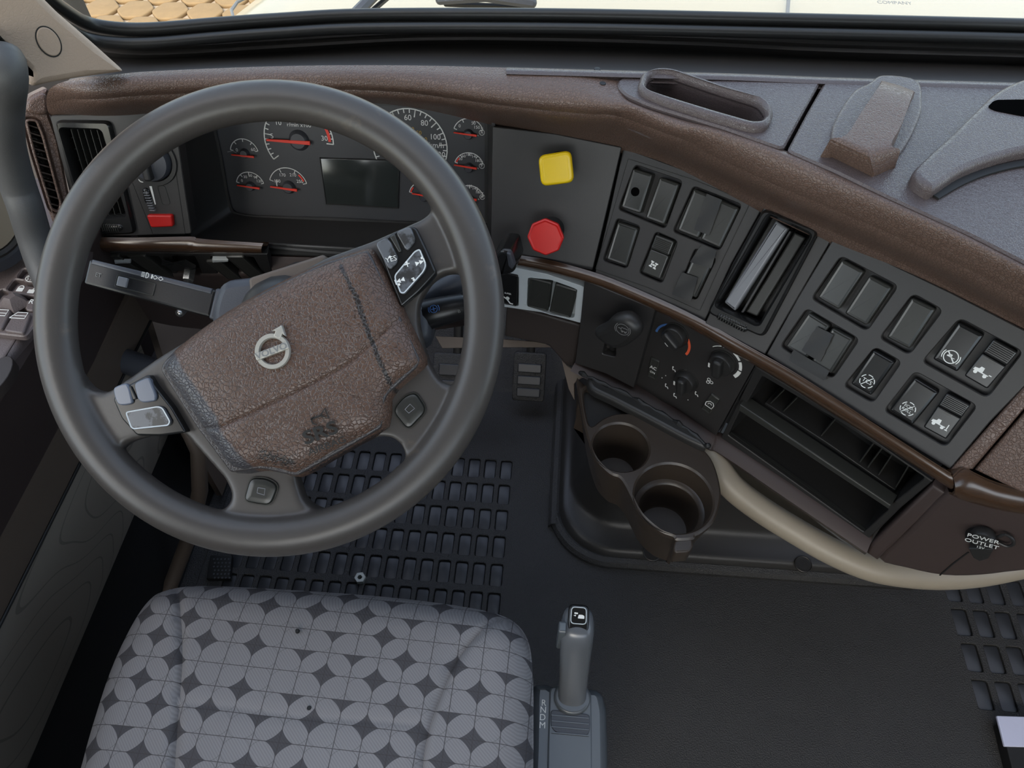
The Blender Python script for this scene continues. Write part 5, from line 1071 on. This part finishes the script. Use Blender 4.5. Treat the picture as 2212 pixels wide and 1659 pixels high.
# airbag cover with its seam
AH = .020
up_px = [(333, 800), (345, 772), (400, 722), (480, 668), (560, 622), (640, 582), (700, 556), (760, 537), (795, 529), (808, 545), (830, 590), (868, 668), (820, 722), (760, 778), (700, 812), (600, 862), (500, 908), (462, 922), (413, 926), (370, 862)]
lo_px = [(870, 673), (916, 775), (910, 796), (872, 828), (838, 862), (834, 915), (832, 930), (760, 970), (690, 1010), (640, 1040), (605, 1028), (560, 1022), (492, 1032), (450, 985), (415, 931), (463, 927), (502, 913), (602, 867), (702, 817), (762, 783), (822, 727)]
def agroove(px): return [FW.uv(p, AH) for p in px]
g1 = agroove([(413, 926), (370, 862), (333, 800)])
full = smooth(agroove([(333, 800), (345, 772), (400, 724), (480, 668), (560, 622), (640, 582), (700, 557), (760, 537), (793, 530), (808, 545), (832, 590), (870, 670), (914, 768), (910, 796), (872, 828), (840, 864), (834, 925), (760, 968), (690, 1008), (640, 1036), (605, 1028), (560, 1022), (494, 1030), (450, 983), (412, 928), (370, 864)]), 2)
fa, fb = Vector(FW.uv((352, 780), AH)), Vector(FW.uv((528, 1030), AH)); fd = (fb-fa).normalized(); fn = Vector((fd.y, -fd.x))
if fn.x > 0: fn = -fn
facet = lambda x, y: -.55*max(0.0, (Vector((x, y))-fa).dot(fn)+.002)
seam_l = smooth([FW.uv(p, AH+.008) for p in [(400, 926), (462, 925), (502, 910), (602, 864), (702, 814), (760, 779), (820, 724), (880, 668)]], 3, False)
obj('airbag_cover', pillow(FW, full, .022, -.016, AH+.004, .005, [seam_l], .0022, .0028, crown=.006, top=facet), AIRB, sw_, label='worn brown grained airbag cover with a seam line', sharp=60)
obj('hub_back', prism(FW, inset(rnd(agroove([(333, 800), (345, 772), (560, 622), (700, 556), (795, 529), (808, 545), (916, 775), (910, 796), (838, 862), (832, 930), (640, 1040), (560, 1022), (492, 1032), (413, 926)]), .006), .004), -.05, AH-.002, .002), AIRS, sw_)
BH = AH+.0100
c = FW.uv((590, 759), BH); re = FW.uv((628, 759), BH)[0]-c[0]
em = obj('badge', rings([[FW(*q, h) for q in circ(c, r_, 48)] for r_, h in ((re*1.0, BH-.003), (re*1.02, BH+.001), (re*.98, BH+.003), (re*.76, BH+.003), (re*.72, BH+.001), (re*.72, BH-.003))], False, False), EMB, sw_, label='round silver badge with arrow and lettered bar', sharp=40)
G = FW.turn(c, radians(24))
obj('badge_bar', prism(G, rnd([(-re*.98, -re*.2), (re*.98, -re*.2), (re*.98, re*.2), (-re*.98, re*.2)], .001), BH-.002, BH+.0042, .0008), EMB, em)
text(G, 'VOLVO', 0, 0, .0082, GRYP, em, BH+.0042, sx=1.12, bold=.0002)
G2 = FW.turn(c, radians(-17)); arr = [(-re*.2, re*.8), (re*.2, re*.8), (re*.2, re*1.12), (re*.42, re*1.05), (re*.0, re*1.55), (-re*.42, re*1.05), (-re*.2, re*1.12)]
obj('badge_arrow', prism(G2, arr, BH-.003, BH+.0035, .0006), EMB, em)
G = FW.turn(FW.uv((697, 942), AH+.006), radians(24)); HH = AH+.0098
text(G, 'SRS', 0, .003, .017, SEAL, sw_, HH, sx=1.3, bold=.0004); text(G, 'AIRBAG', .002, -.010, .0085, SEAL, sw_, HH+.0006, sx=1.25, bold=.0001)
obj('horn_symbol', [ribbon(G, [(-.004, .018), (.006, .018), (.012, .023), (.012, .013), (.006, .018)], .0016, HH), ribbon(G, arcp((0, .0155), .0035, 90, 270, 8), .0013, HH)], SEAL, sw_)
# multifunction pads
def ZW(x, y): return (760+x/4.096, 440+y/4.096)
def ZX(x, y): return (200+x/2.765, 480+y/2.765)
PH = .012
rp = obj('button_pad', prism(FW, rnd(FW.P([(812, 527), (852, 500), (888, 487), (900, 492), (925, 545), (943, 588), (905, 630), (866, 664), (840, 600)], PH), .003), -.004, PH, .002), GLS, sw_, label='gloss black button pad on the upper right spoke')
def film(px, par, mt, h=PH, lab=None, name='button'):
    q = rnd(FW.P(px, h+.003), .004, 4); o = obj(name, prism(FW, q, h-.002, h+.003, .0014), mt, par, label=lab)
    return o
film([ZW(205, 350), ZW(305, 296), ZW(345, 340), ZW(410, 475), ZW(400, 520), ZW(345, 580), ZW(315, 565), ZW(250, 440)], rp, PADB, lab='worn button lettered YES')
film([ZW(385, 252), ZW(475, 210), ZW(520, 205), ZW(560, 300), ZW(555, 335), ZW(495, 410), ZW(470, 400)], rp, PADB, lab='worn upper button')
film([ZW(365, 640), ZW(555, 412), ZW(605, 393), ZW(665, 545), ZW(640, 605), ZW(465, 800), ZW(425, 795)], rp, PADB, lab='large worn volume and skip button')
obj('button_rim', rings([[FW(*q, h) for q in lp] for lp, h in [(inset(rnd(FW.P([ZW(365, 640), ZW(555, 412), ZW(605, 393), ZW(665, 545), ZW(640, 605), ZW(465, 800), ZW(425, 795)], PH+.003), .004, 4), .0004+k*.0006), PH+.0032-.0001*k) for k in (0, 1, 2)]], False, False), SIL, rp)
obj('slot_button', prism(FW, rnd(FW.P([ZW(335, 295), ZW(380, 265), ZW(440, 420), ZW(415, 430)], PH+.002), .001), PH-.001, PH+.002, .0008), BTN, rp)
G = FW.turn(FW.uv(ZW(348, 492), PH+.003), radians(18)); text(G, 'YES', 0, 0, .0068, WHT, rp, PH+.0031)
G = FW.turn(FW.uv(ZW(490, 540), PH+.003), radians(24)); text(G, '+', 0, 0, .011, WHT, rp, PH+.0031); G = FW.turn(FW.uv(ZW(536, 652), PH+.003), radians(24)); text(G, '-', 0, 0, .011, WHT, rp, PH+.0031)
for a_, b_ in ((430, 680), (600, 520)):
    G = FW.turn(FW.uv(ZW(a_, b_), PH+.003), radians(24)); sg = 1 if a_ > 500 else -1
    obj('skip_symbol', [prism(G, [(sg*x, y) for x, y in ((k, -.0022), (k+.004, 0), (k, .0022))], PH+.0031, PH+.0034, 0) for k in (-.004, 0)]+[ribbon(G, [(sg*.0048, -.0024), (sg*.0048, .0024)], .0008, PH+.0031)], WHT, rp)
for p in ((337, 472), (484, 520), (620, 480), (550, 674), (418, 715)): cc = FW.uv(ZW(*p), PH+.003); obj('lamp_dot', lathe(FW, cc, [(.0013, PH+.003), (.0011, PH+.0036)], 10), WHT, rp)
lp_ = obj('button_pad', prism(FW, rnd(FW.P([(243, 862), (262, 840), (320, 808), (334, 832), (372, 880), (403, 934), (345, 942), (295, 941), (262, 905)], PH), .003), -.004, PH, .002), GLS, sw_, label='glossy button pad on the lower left spoke')
film([ZX(122, 990), ZX(150, 975), ZX(203, 958), ZX(222, 1000), ZX(240, 1082), ZX(195, 1095), ZX(150, 1092), ZX(128, 1040)], lp_, PADD, lab='small rounded left button')
film([ZX(245, 962), ZX(335, 922), ZX(380, 1035), ZX(372, 1068), ZX(300, 1080), ZX(268, 1060)], lp_, PADD, lab='upper grey button')
lb_ = [ZX(190, 1130), ZX(390, 1095), ZX(420, 1105), ZX(468, 1190), ZX(455, 1218), ZX(245, 1240), ZX(225, 1228)]
film(lb_, lp_, PADB, lab='wide worn silver button')
obj('button_rim', rings([[FW(*q, h) for q in lp] for lp, h in [(inset(rnd(FW.P(lb_, PH+.003), .004, 4), .0004+k*.0006), PH+.0032-.0001*k) for k in (0, 1, 2)]], False, False), SIL, lp_)
obj('slot_button', prism(FW, rnd(FW.P([ZX(208, 985), ZX(225, 978), ZX(262, 1055), ZX(240, 1062)], PH+.002), .001), PH-.001, PH+.002, .0008), BTN, lp_)
# thumb horn buttons in the lower spokes
for px, ang, lb in (((886, 884), 50, 'horn button in the right lower spoke'), ((566, 1060), -5, 'horn button in the bottom spoke')):
    c = FW.uv(px, .004); G = FW.turn(c, radians(ang)); a_, b_ = (.0155, .0125)
    pth = rnd([(-a_, -b_), (a_*.7, -b_), (a_, b_*.6), (a_*.3, b_), (-a_*.8, b_*.9)], .007, 5)
    o = obj('horn_button', rings([[G(*q, h) for q in inset(pth, i)] for h, i in ((-.004, -.001), (.0046, -.001), (.0046, 0), (.0040, .0005), (.0066, .0012), (.0072, .003), (.0074, .006))]), BTN, sw_, label=lb, sharp=30)
    obj('horn_symbol', [ribbon(G, [(-.003, .003), (.004, .003), (.004, -.003), (-.003, -.002), (-.003, .003)], .0007, .0075)], VANE, o)
# ================================================================== UNDER DASH, TUNNEL, CUP HOLDER, HANDLES
cm = thing('cross_member', 'beige painted sheet metal strip under the dashboard right of the wheel', 'metal bracket', hz(1000, 740, .52))
FX = Fr(hz(1000, 740, .52), 4, 55)
obj('strip', prism(FX, FX.P([(940, 726), (1080, 732), (1172, 739), (1192, 750), (1080, 750), (955, 752)]), -.004, 0, .0008), TAUP, cm)
FX2 = Fr(hz(1225, 800, .50), 20, 30)
obj('gusset', prism(FX2, FX2.P([(1213, 778), (1225, 790), (1262, 815), (1246, 822), (1240, 830), (1241, 865), (1228, 840)]), -.004, 0, .0008), TAUP, cm)
# pedals
def pedal(px, z, w_, h_, name, lab, tilt, ribs):
    P0 = hz(px[0], px[1], z); F = Fr(P0, 0, tilt); t = thing(name, lab, 'pedal', P0)
    obj('pad', prism(F, rnd([(-w_, -h_), (w_, -h_), (w_, h_), (-w_, h_)], .008), -.012, 0, .003), RUB, t)
    obj('pad_rib', [prism(F, rnd([(-w_*.72, -h_*.8+k*h_*1.5/ribs), (w_*.72, -h_*.8+k*h_*1.5/ribs), (w_*.72, -h_*.8+(k+.72)*h_*1.5/ribs), (-w_*.72, -h_*.8+(k+.72)*h_*1.5/ribs)], .003), -.001, .005, .002) for k in range(ribs)], RUBC, t)
    obj('pedal_arm', tube([F(0, h_*.6, -.014), F(0, h_*1.5, -.01)+Vector((0, .02, .03)), F(0, h_*1.5, 0)+Vector((0, .06, .22))], .010, 10), BLK, t)
pedal((1143, 815), .09, .036, .055, 'accelerator_pedal', 'black ribbed accelerator pedal in the dark right of the wheel rim', 40, 3)
pedal((985, 810), .16, .05, .045, 'brake_pedal', 'black rubber brake pedal seen through the right wheel opening', 50, 2)
# tunnel console
tn = thing('lower_console', 'black moulded console base rising from the floor under the cup holder', 'console', (.3, .8, 0))
def ctun(x_l, y_f, z, r=.10, xr=.72):
    o_ = [(x_l, 1.25), (x_l, y_f+r)]; o_ += [(x_l+r-r*cos(a), y_f+r-r*sin(a)) for a in [pi/2*k/8 for k in range(1, 9)]]; o_ += [(x_l+r+.1, y_f), (x_l+r+.25, y_f), (xr, y_f+.0)]
    return [(x, y, z) for x, y in o_]
rows = [ctun(.034, .610, .0, .11), ctun(.038, .614, .014, .11), ctun(.046, .622, .028, .11), ctun(.050, .626, .032, .11), ctun(.056, .632, .034, .105), ctun(.062, .668, .036, .10), ctun(.070, .682, .050, .09), ctun(.085, .70, .12, .08), ctun(.10, .74, .30, .07), ctun(.11, .78, .52, .06)]
obj('console_shell', sheet(rows, .006, (.3, .6, -.4)), TUN, tn, sharp=50)
rimz = [tuple(hz(*q)) for q in [(1196, 860, .03), (1200, 980, .03), (1203, 1090, .03), (1220, 1140, .03), (1255, 1185, .03), (1300, 1208, .03), (1400, 1222, .03), (1600, 1238, .03), (1840, 1252, .03), (2300, 1280, .03)]]
obj('floor_fillet', tube([(x+.006, y+.012, .004) for x, y, z in smooth(ctun(.030, .604, 0, .11), 3, False)], .016, 10), RUB, tn)
for px in ((1408, 1195), (1735, 1219)):
    p = hz(px[0], px[1], .0355); F = Fr(p, 0, 87); obj('round_plug', lathe(F, (0, 0), [(.0165, -.002), (.0165, .0015), (.0155, .0022), (.0145, .0012), (.010, .0010)], 28), TUN, tn)
# cup holder
FCU = Fr((0, 0, .535), 0, 90)
ch = thing('cup_holder', 'brown black double cup holder with one small and one large cup, notched at the front', 'cup holder', FCU(*FCU.uv((1400, 1000))))
cho = [(1246, 818), (1262, 828), (1330, 862), (1420, 905), (1490, 948), (1528, 978), (1546, 1010), (1557, 1055), (1556, 1085), (1543, 1125), (1515, 1150), (1503, 1156), (1497, 1164), (1462, 1166), (1455, 1158), (1425, 1146), (1385, 1110), (1362, 1068), (1350, 1045), (1338, 1030), (1318, 1022), (1288, 992), (1272, 955), (1258, 900)]
c1 = FCU.uv((1341, 965)); r1 = (FCU.uv((1402, 965))[0]-FCU.uv((1280, 965))[0])/2
c2 = FCU.uv((1455, 1074)); r2 = (FCU.uv((1543, 1074))[0]-FCU.uv((1374, 1074))[0])/2
tri = smooth(FCU.P([(1262, 842), (1290, 846), (1350, 872), (1375, 890), (1330, 893), (1300, 905), (1278, 920), (1268, 900)]), 3)
chp = ccw(smooth(FCU.P(cho), 3))
obj('holder_plate', plate(FCU, chp, [circ(c1, r1, 40), circ(c2, r2, 48), tri], -.010, 0, .0025, floor=False), CUP, ch)
obj('corner_recess', [prism(FCU, inset(ccw(tri), -.002), -.016, -.011, 0)], BLK, ch)
obj('outer_skirt', rings([[FCU(*q, -.009) for q in inset(chp, .001)], [FCU(*q, -.07) for q in inset(chp, .010)], [FCU(*q, -.10) for q in inset(chp, .014)]], False, True), CUP, ch)
def cup(c, r, dep, step, lab):
    pr = [(r, -.0025), (r*.97, -.012)] + ([(r*.93, -.035), (r*.80, -.038), (r*.785, -.040)] if step else []) + [(r*(.72 if step else .80), -dep), (r*(.66 if step else .74), -dep-.003)]
    obj('cup', rings([[FCU(*q, h) for q in circ(c, a, 48)] for a, h in pr], False, True), CUP, ch, label=lab, sharp=45)
cup(c1, r1, .072, False, 'small cup'); cup(c2, r2, .088, True, 'large stepped cup')
obj('front_tab', prism(FCU, rnd(FCU.P([(1459, 1163), (1497, 1160), (1500, 1176), (1490, 1190), (1460, 1192), (1455, 1182)]), .003), -.03, -.003, .003), CUP, ch)
obj('raised_ridge', prism(FCU, smooth(FCU.P([(1270, 824), (1330, 850), (1420, 892), (1500, 945), (1522, 975), (1480, 958), (1400, 915), (1320, 873), (1275, 850)]), 3), -.002, .012, .006), BLK, ch)
obj('sealant_bead', [tube([FCU(*q, .012+.002*sin(i*2.7)) for i, q in enumerate(smooth(FCU.P([(1252, 816), (1290, 835), (1350, 862), (1400, 890), (1450, 918), (1490, 945), (1525, 975)]), 4, False))], [.003+.0014*sin(i*1.9) for i in range(25)], 8)], TAPE, ch, label='lumpy black sealant bead along the dash edge')
# beige grab handle under the dash
hb = thing('grab_handle', 'beige painted tube handle curving out from under the dashboard at lower right', 'grab handle', hz(1700, 1130, .45))
hpp = [(1500, 930, .50), (1545, 1000, .49), (1580, 1050, .475), (1640, 1098, .46), (1720, 1148, .45), (1800, 1193, .445), (1880, 1226, .44), (1960, 1240, .435), (2040, 1244, .43), (2130, 1236, .43), (2230, 1215, .43)]
obj('handle_tube', tube(smooth([tuple(hz(*q)) for q in hpp], 5, False), .0185, 22), BEIGE, hb)
FHB = Fr(hz(1680, 1100, .44), 37, 25)
obj('handle_plate', prism(FHB, smooth(FHB.P([(1560, 985), (1600, 990), (1700, 1075), (1815, 1168), (1890, 1205), (1960, 1238), (1800, 1195), (1640, 1090), (1575, 1040)], -.02), 3), -.026, -.022, .001), BEIGE, hb)
# ================================================================== KICK AREA AT THE LEFT
kp_ = thing('kick_panel', 'dark taupe kick panel with black rounded pocket in front of the door', 'panel', (-.69, .9, .1))
obj('post', tube([hz(*q) for q in [(392, 900, .36), (428, 975, .30), (432, 1060, .22), (412, 1150, .12), (372, 1255, .02), (352, 1310, .0)]], [.012, .013, .014, .014, .014, .014], 12), TAUP, kp_)
obj('panel_face', sheet([[(-.665, .70, .0), (-.665, 1.10, .0)], [(-.675, .72, .2), (-.675, 1.10, .2)], [(-.68, .82, .5), (-.68, 1.10, .5)]], .012, (-1, 0, 0)), TAUP, kp_)
obj('vent_grille', prism(FZ, FZ.P([(458, 1205), (505, 1205), (500, 1255), (450, 1255)]), .0, .012, .002), DRK, kp_)
gv = [FZ.uv((462+8*i+(2 if j % 2 else 0), 1208+8*j), .012) for i in range(5) for j in range(6)]
obj('grille_dot', [lathe(FZ, q, [(.002, .011), (.0018, .0128)], 6) for q in gv], BLGR, kp_)
# hex nut on the mat
pn = hz(779, 1251, .0); FN = Fr(pn, 0, 90).turn((0, 0), .2); nu = thing('hex_nut', 'shiny zinc hex nut lying on the rubber mat in front of the seat', 'nut', pn)
ho = circ((0, 0), .0115, 6); obj('nut_body', rings([[FN(*q, h) for q in pth] for pth, h in ((ho, .0005), (ho, .009), (inset(ho, .001), .010), (circ((0, 0), .0048, 6), .010), (circ((0, 0), .0044, 6), .0005))]+[[FN(*q, .0005) for q in ho]], False, False), NUTM, nu)
# pale step plate at the lower right corner
stp = thing('step_plate', 'pale bluish white metal plate at the lower right corner of the floor', 'metal plate', hz(2190, 1580, .03))
FP2 = Fr((0, 0, .03), 0, 90)
obj('plate', prism(FP2, rnd(FP2.P([(2153, 1546), (2330, 1552), (2350, 1618), (2170, 1612)]), .002), -.004, 0, .001), SLVP, stp)
obj('plate_block', prism(FP2, rnd(FP2.P([(2160, 1560), (2330, 1562), (2400, 1720), (2195, 1700)], -.006), .003), -.0295, -.0045, .002), DRK, stp)
# ================================================================== SEAT
FSE = Fr((0, 0, 0), 0, 90)
ST = .52
sz = lambda p: FSE.uv(p, ST-.02)
so_ = [(352, 1266), (420, 1256), (560, 1261), (800, 1277), (960, 1295), (1060, 1313), (1112, 1335), (1142, 1375), (1152, 1440), (1154, 1560), (1152, 1700), (1140, 1950), (900, 2150), (300, 2150), (40, 1950), (140, 1720), (182, 1580), (225, 1450), (272, 1350), (312, 1292)]
sq = ccw(smooth([sz(p) for p in so_], 4))
seat = thing('driver_seat', 'grey driver seat cushion with woven pattern of petals and dark stars', 'seat', (-.26, .1, 0))
sl = smooth([sz(p) for p in [(372, 1262), (395, 1300), (406, 1370), (409, 1450), (403, 1540), (396, 1660), (385, 1900)]], 4, False)
sr = smooth([sz(p) for p in [(1092, 1326), (1040, 1375), (990, 1440), (950, 1530), (928, 1600), (918, 1670), (905, 1900)]], 4, False)
sx_ = smooth([sz(p) for p in [(408, 1533), (520, 1543), (650, 1562), (780, 1570), (925, 1580)]], 3, False)
cushion = obj('seat_cushion', pillow(FSE, sq, .045, .40, ST, .010, [sl, sr, sx_], .006, .006, crown=.012, wts=[1, 1, .22]), SEATF, seat, sharp=70)
obj('seat_welt', tube([FSE(*q, ST-.034) for q in inset(sq, .004)+[inset(sq, .004)[0]]], .0035, 8), SEATF, seat)
obj('seat_base', rings([[FSE(*q, h) for q in inset(sq, i)] for h, i in ((.20, .06), (.36, .04), (.405, .01))]), DRK, seat)
obj('seat_pedestal', box((-.46, -.35, 0), (-.06, .22, .21)), DRK, seat)
for px, rr_ in (((643, 1364), .0028), ((669, 1531), .0035)):
    q = FSE.uv(px, ST+.008); obj('burn_hole', lathe(FSE, q, [(rr_, ST+.0085), (rr_*.6, ST+.0125)], 9), DRK, seat)
# ================================================================== GEAR SHIFTER
ZS = lambda x, y: (1100+x/4.16, 1260+y/4.16)
FG0 = Fr((0, 0, .42), 0, 90)
gs = thing('gear_shifter', 'grey gear shifter with thumb button lever beside the seat, lettered R N D M', 'gear lever', FG0(*FG0.uv((1235, 1600)), 0))
g0 = rnd(FG0.P([ZS(215, 905), ZS(260, 885), ZS(350, 885), ZS(400, 920), ZS(700, 930), ZS(790, 930), ZS(850, 985), ZS(885, 1130), ZS(895, 1700), ZS(870, 2300), ZS(150, 2300), ZS(190, 1500), ZS(200, 1000)]), .012)
obj('shifter_base', rings([[FG0(*q, h) for q in inset(g0, i)] for h, i in ((-.30, .012), (-.06, .004), (-.014, 0), (-.004, .004), (0, .010))]), SHFB, gs, sharp=50)
obj('side_skirt', prism(FG0, rnd(FG0.P([ZS(232, 890), ZS(262, 1000), ZS(264, 1600), ZS(250, 2300), ZS(205, 2300)]), .006), -.28, -.012, .01), BLK, gs)
obj('centre_cover', prism(FG0, rnd(FG0.P([ZS(362, 930), ZS(735, 960), ZS(740, 1500), ZS(735, 2300), ZS(330, 2300), ZS(345, 1500)]), .008), -.01, .003, .002), SHFB, gs)
obj('gate_cover', prism(FG0, rnd(FG0.P([ZS(372, 1135), ZS(725, 1180), ZS(725, 1330), ZS(690, 1380), ZS(420, 1345), ZS(372, 1290)], .003), .005), .0, .0042, .001), BLGR, gs, label='ribbed sliding gate cover')
obj('gate_rib', [ribbon(FG0, [FG0.uv(ZS(380, 1185+k*52), .004), FG0.uv(ZS(715, 1215+k*52), .004)], .0012, .0041, .0009) for k in range(4)], SHFB, gs)
for s, x, y in (('R', 310, 1077), ('N', 305, 1140), ('D', 300, 1207), ('M', 298, 1278)):
    text(FG0, s, *FG0.uv(ZS(x, y)), .0105, WHT, gs, .0003)
a0 = FG0.uv(ZS(562, 1035), .0); LT = .125
bx, by = a0; tx, ty = FG0.uv(ZS(620, 310), LT)
def lev(w_, d_, cx, cy, h, n=24, p=2.6):
    out = []
    for k in range(n):
        t = 2*pi*k/n; c_, s_ = cos(t), sin(t); out.append(FG0(cx+w_*(abs(c_)**(2/p))*(1 if c_ > 0 else -1), cy+d_*(abs(s_)**(2/p))*(1 if s_ > 0 else -1), h))
    return out
R = []
for t, w_, d_ in ((0, .0185, .017), (.1, .0175, .016), (.35, .0178, .0165), (.6, .0185, .018), (.8, .0195, .020), (.9, .0195, .021), (.96, .0175, .019), (.99, .013, .0145), (1.0, .007, .008)):
    R.append(lev(w_, d_, bx+(tx-bx)*t, by+(ty-by)*t, LT*t))
obj('shift_lever', rings(R), SHFT, gs, label='glossy grey upright lever', sharp=60)
obj('lever_collar', prism(FG0, circ((bx, by), .0225, 28, .0205), .0, .010, .003), SHFB, gs)
Ft = Fr(FG0(*FG0.uv(ZS(622, 300), LT), LT+.0006), 0, 68)
tb_ = obj('thumb_button', prism(Ft, rnd([(-.0125, -.017), (.0125, -.017), (.0115, .013), (-.0115, .013)], .006, 5), -.012, .0035, .003), GLS, gs, label='black thumb button with bright edge and white symbol')
pb_ = rnd([(-.0095, -.0085), (.0095, -.0085), (.009, .0108), (-.009, .0108)], .005, 5)
obj('button_rim', rings([[Ft(*q, h) for q in l_] for l_, h in ((pb_, .0035), (inset(pb_, .0003), .0041), (inset(pb_, .001), .0041), (inset(pb_, .0012), .0035))], False, False), SIL, tb_)
obj('button_symbol', [prism(Ft, rnd([(-.001, -.002), (.0065, -.002), (.0065, .001), (.0045, .0022), (.0, .0022)], .0008), .0035, .0040, 0), prism(Ft, [(-.006, .001), (-.0035, .0), (-.003, .002)], .0035, .004, 0), ribbon(Ft, [(-.005, .0036), (-.001, .0034)], .0016, .0035)], WHT, tb_)
obj('side_trigger', prism(Fr(FG0((bx+(tx-bx)*.8)-.0185, by+(ty-by)*.8, LT*.78), 90, 0), rnd([(-.006, -.03), (.008, -.03), (.008, .03), (-.006, .03)], .004), -.004, .004, .002), SHFB, gs)
for o_ in COL.objects:
    if o_.parent is None and o_.name.split('.')[0] in ('switch_panel',) and o_.get('category') == 'switch panel': o_['group'] = 'rocker switch panels in the dashboard'
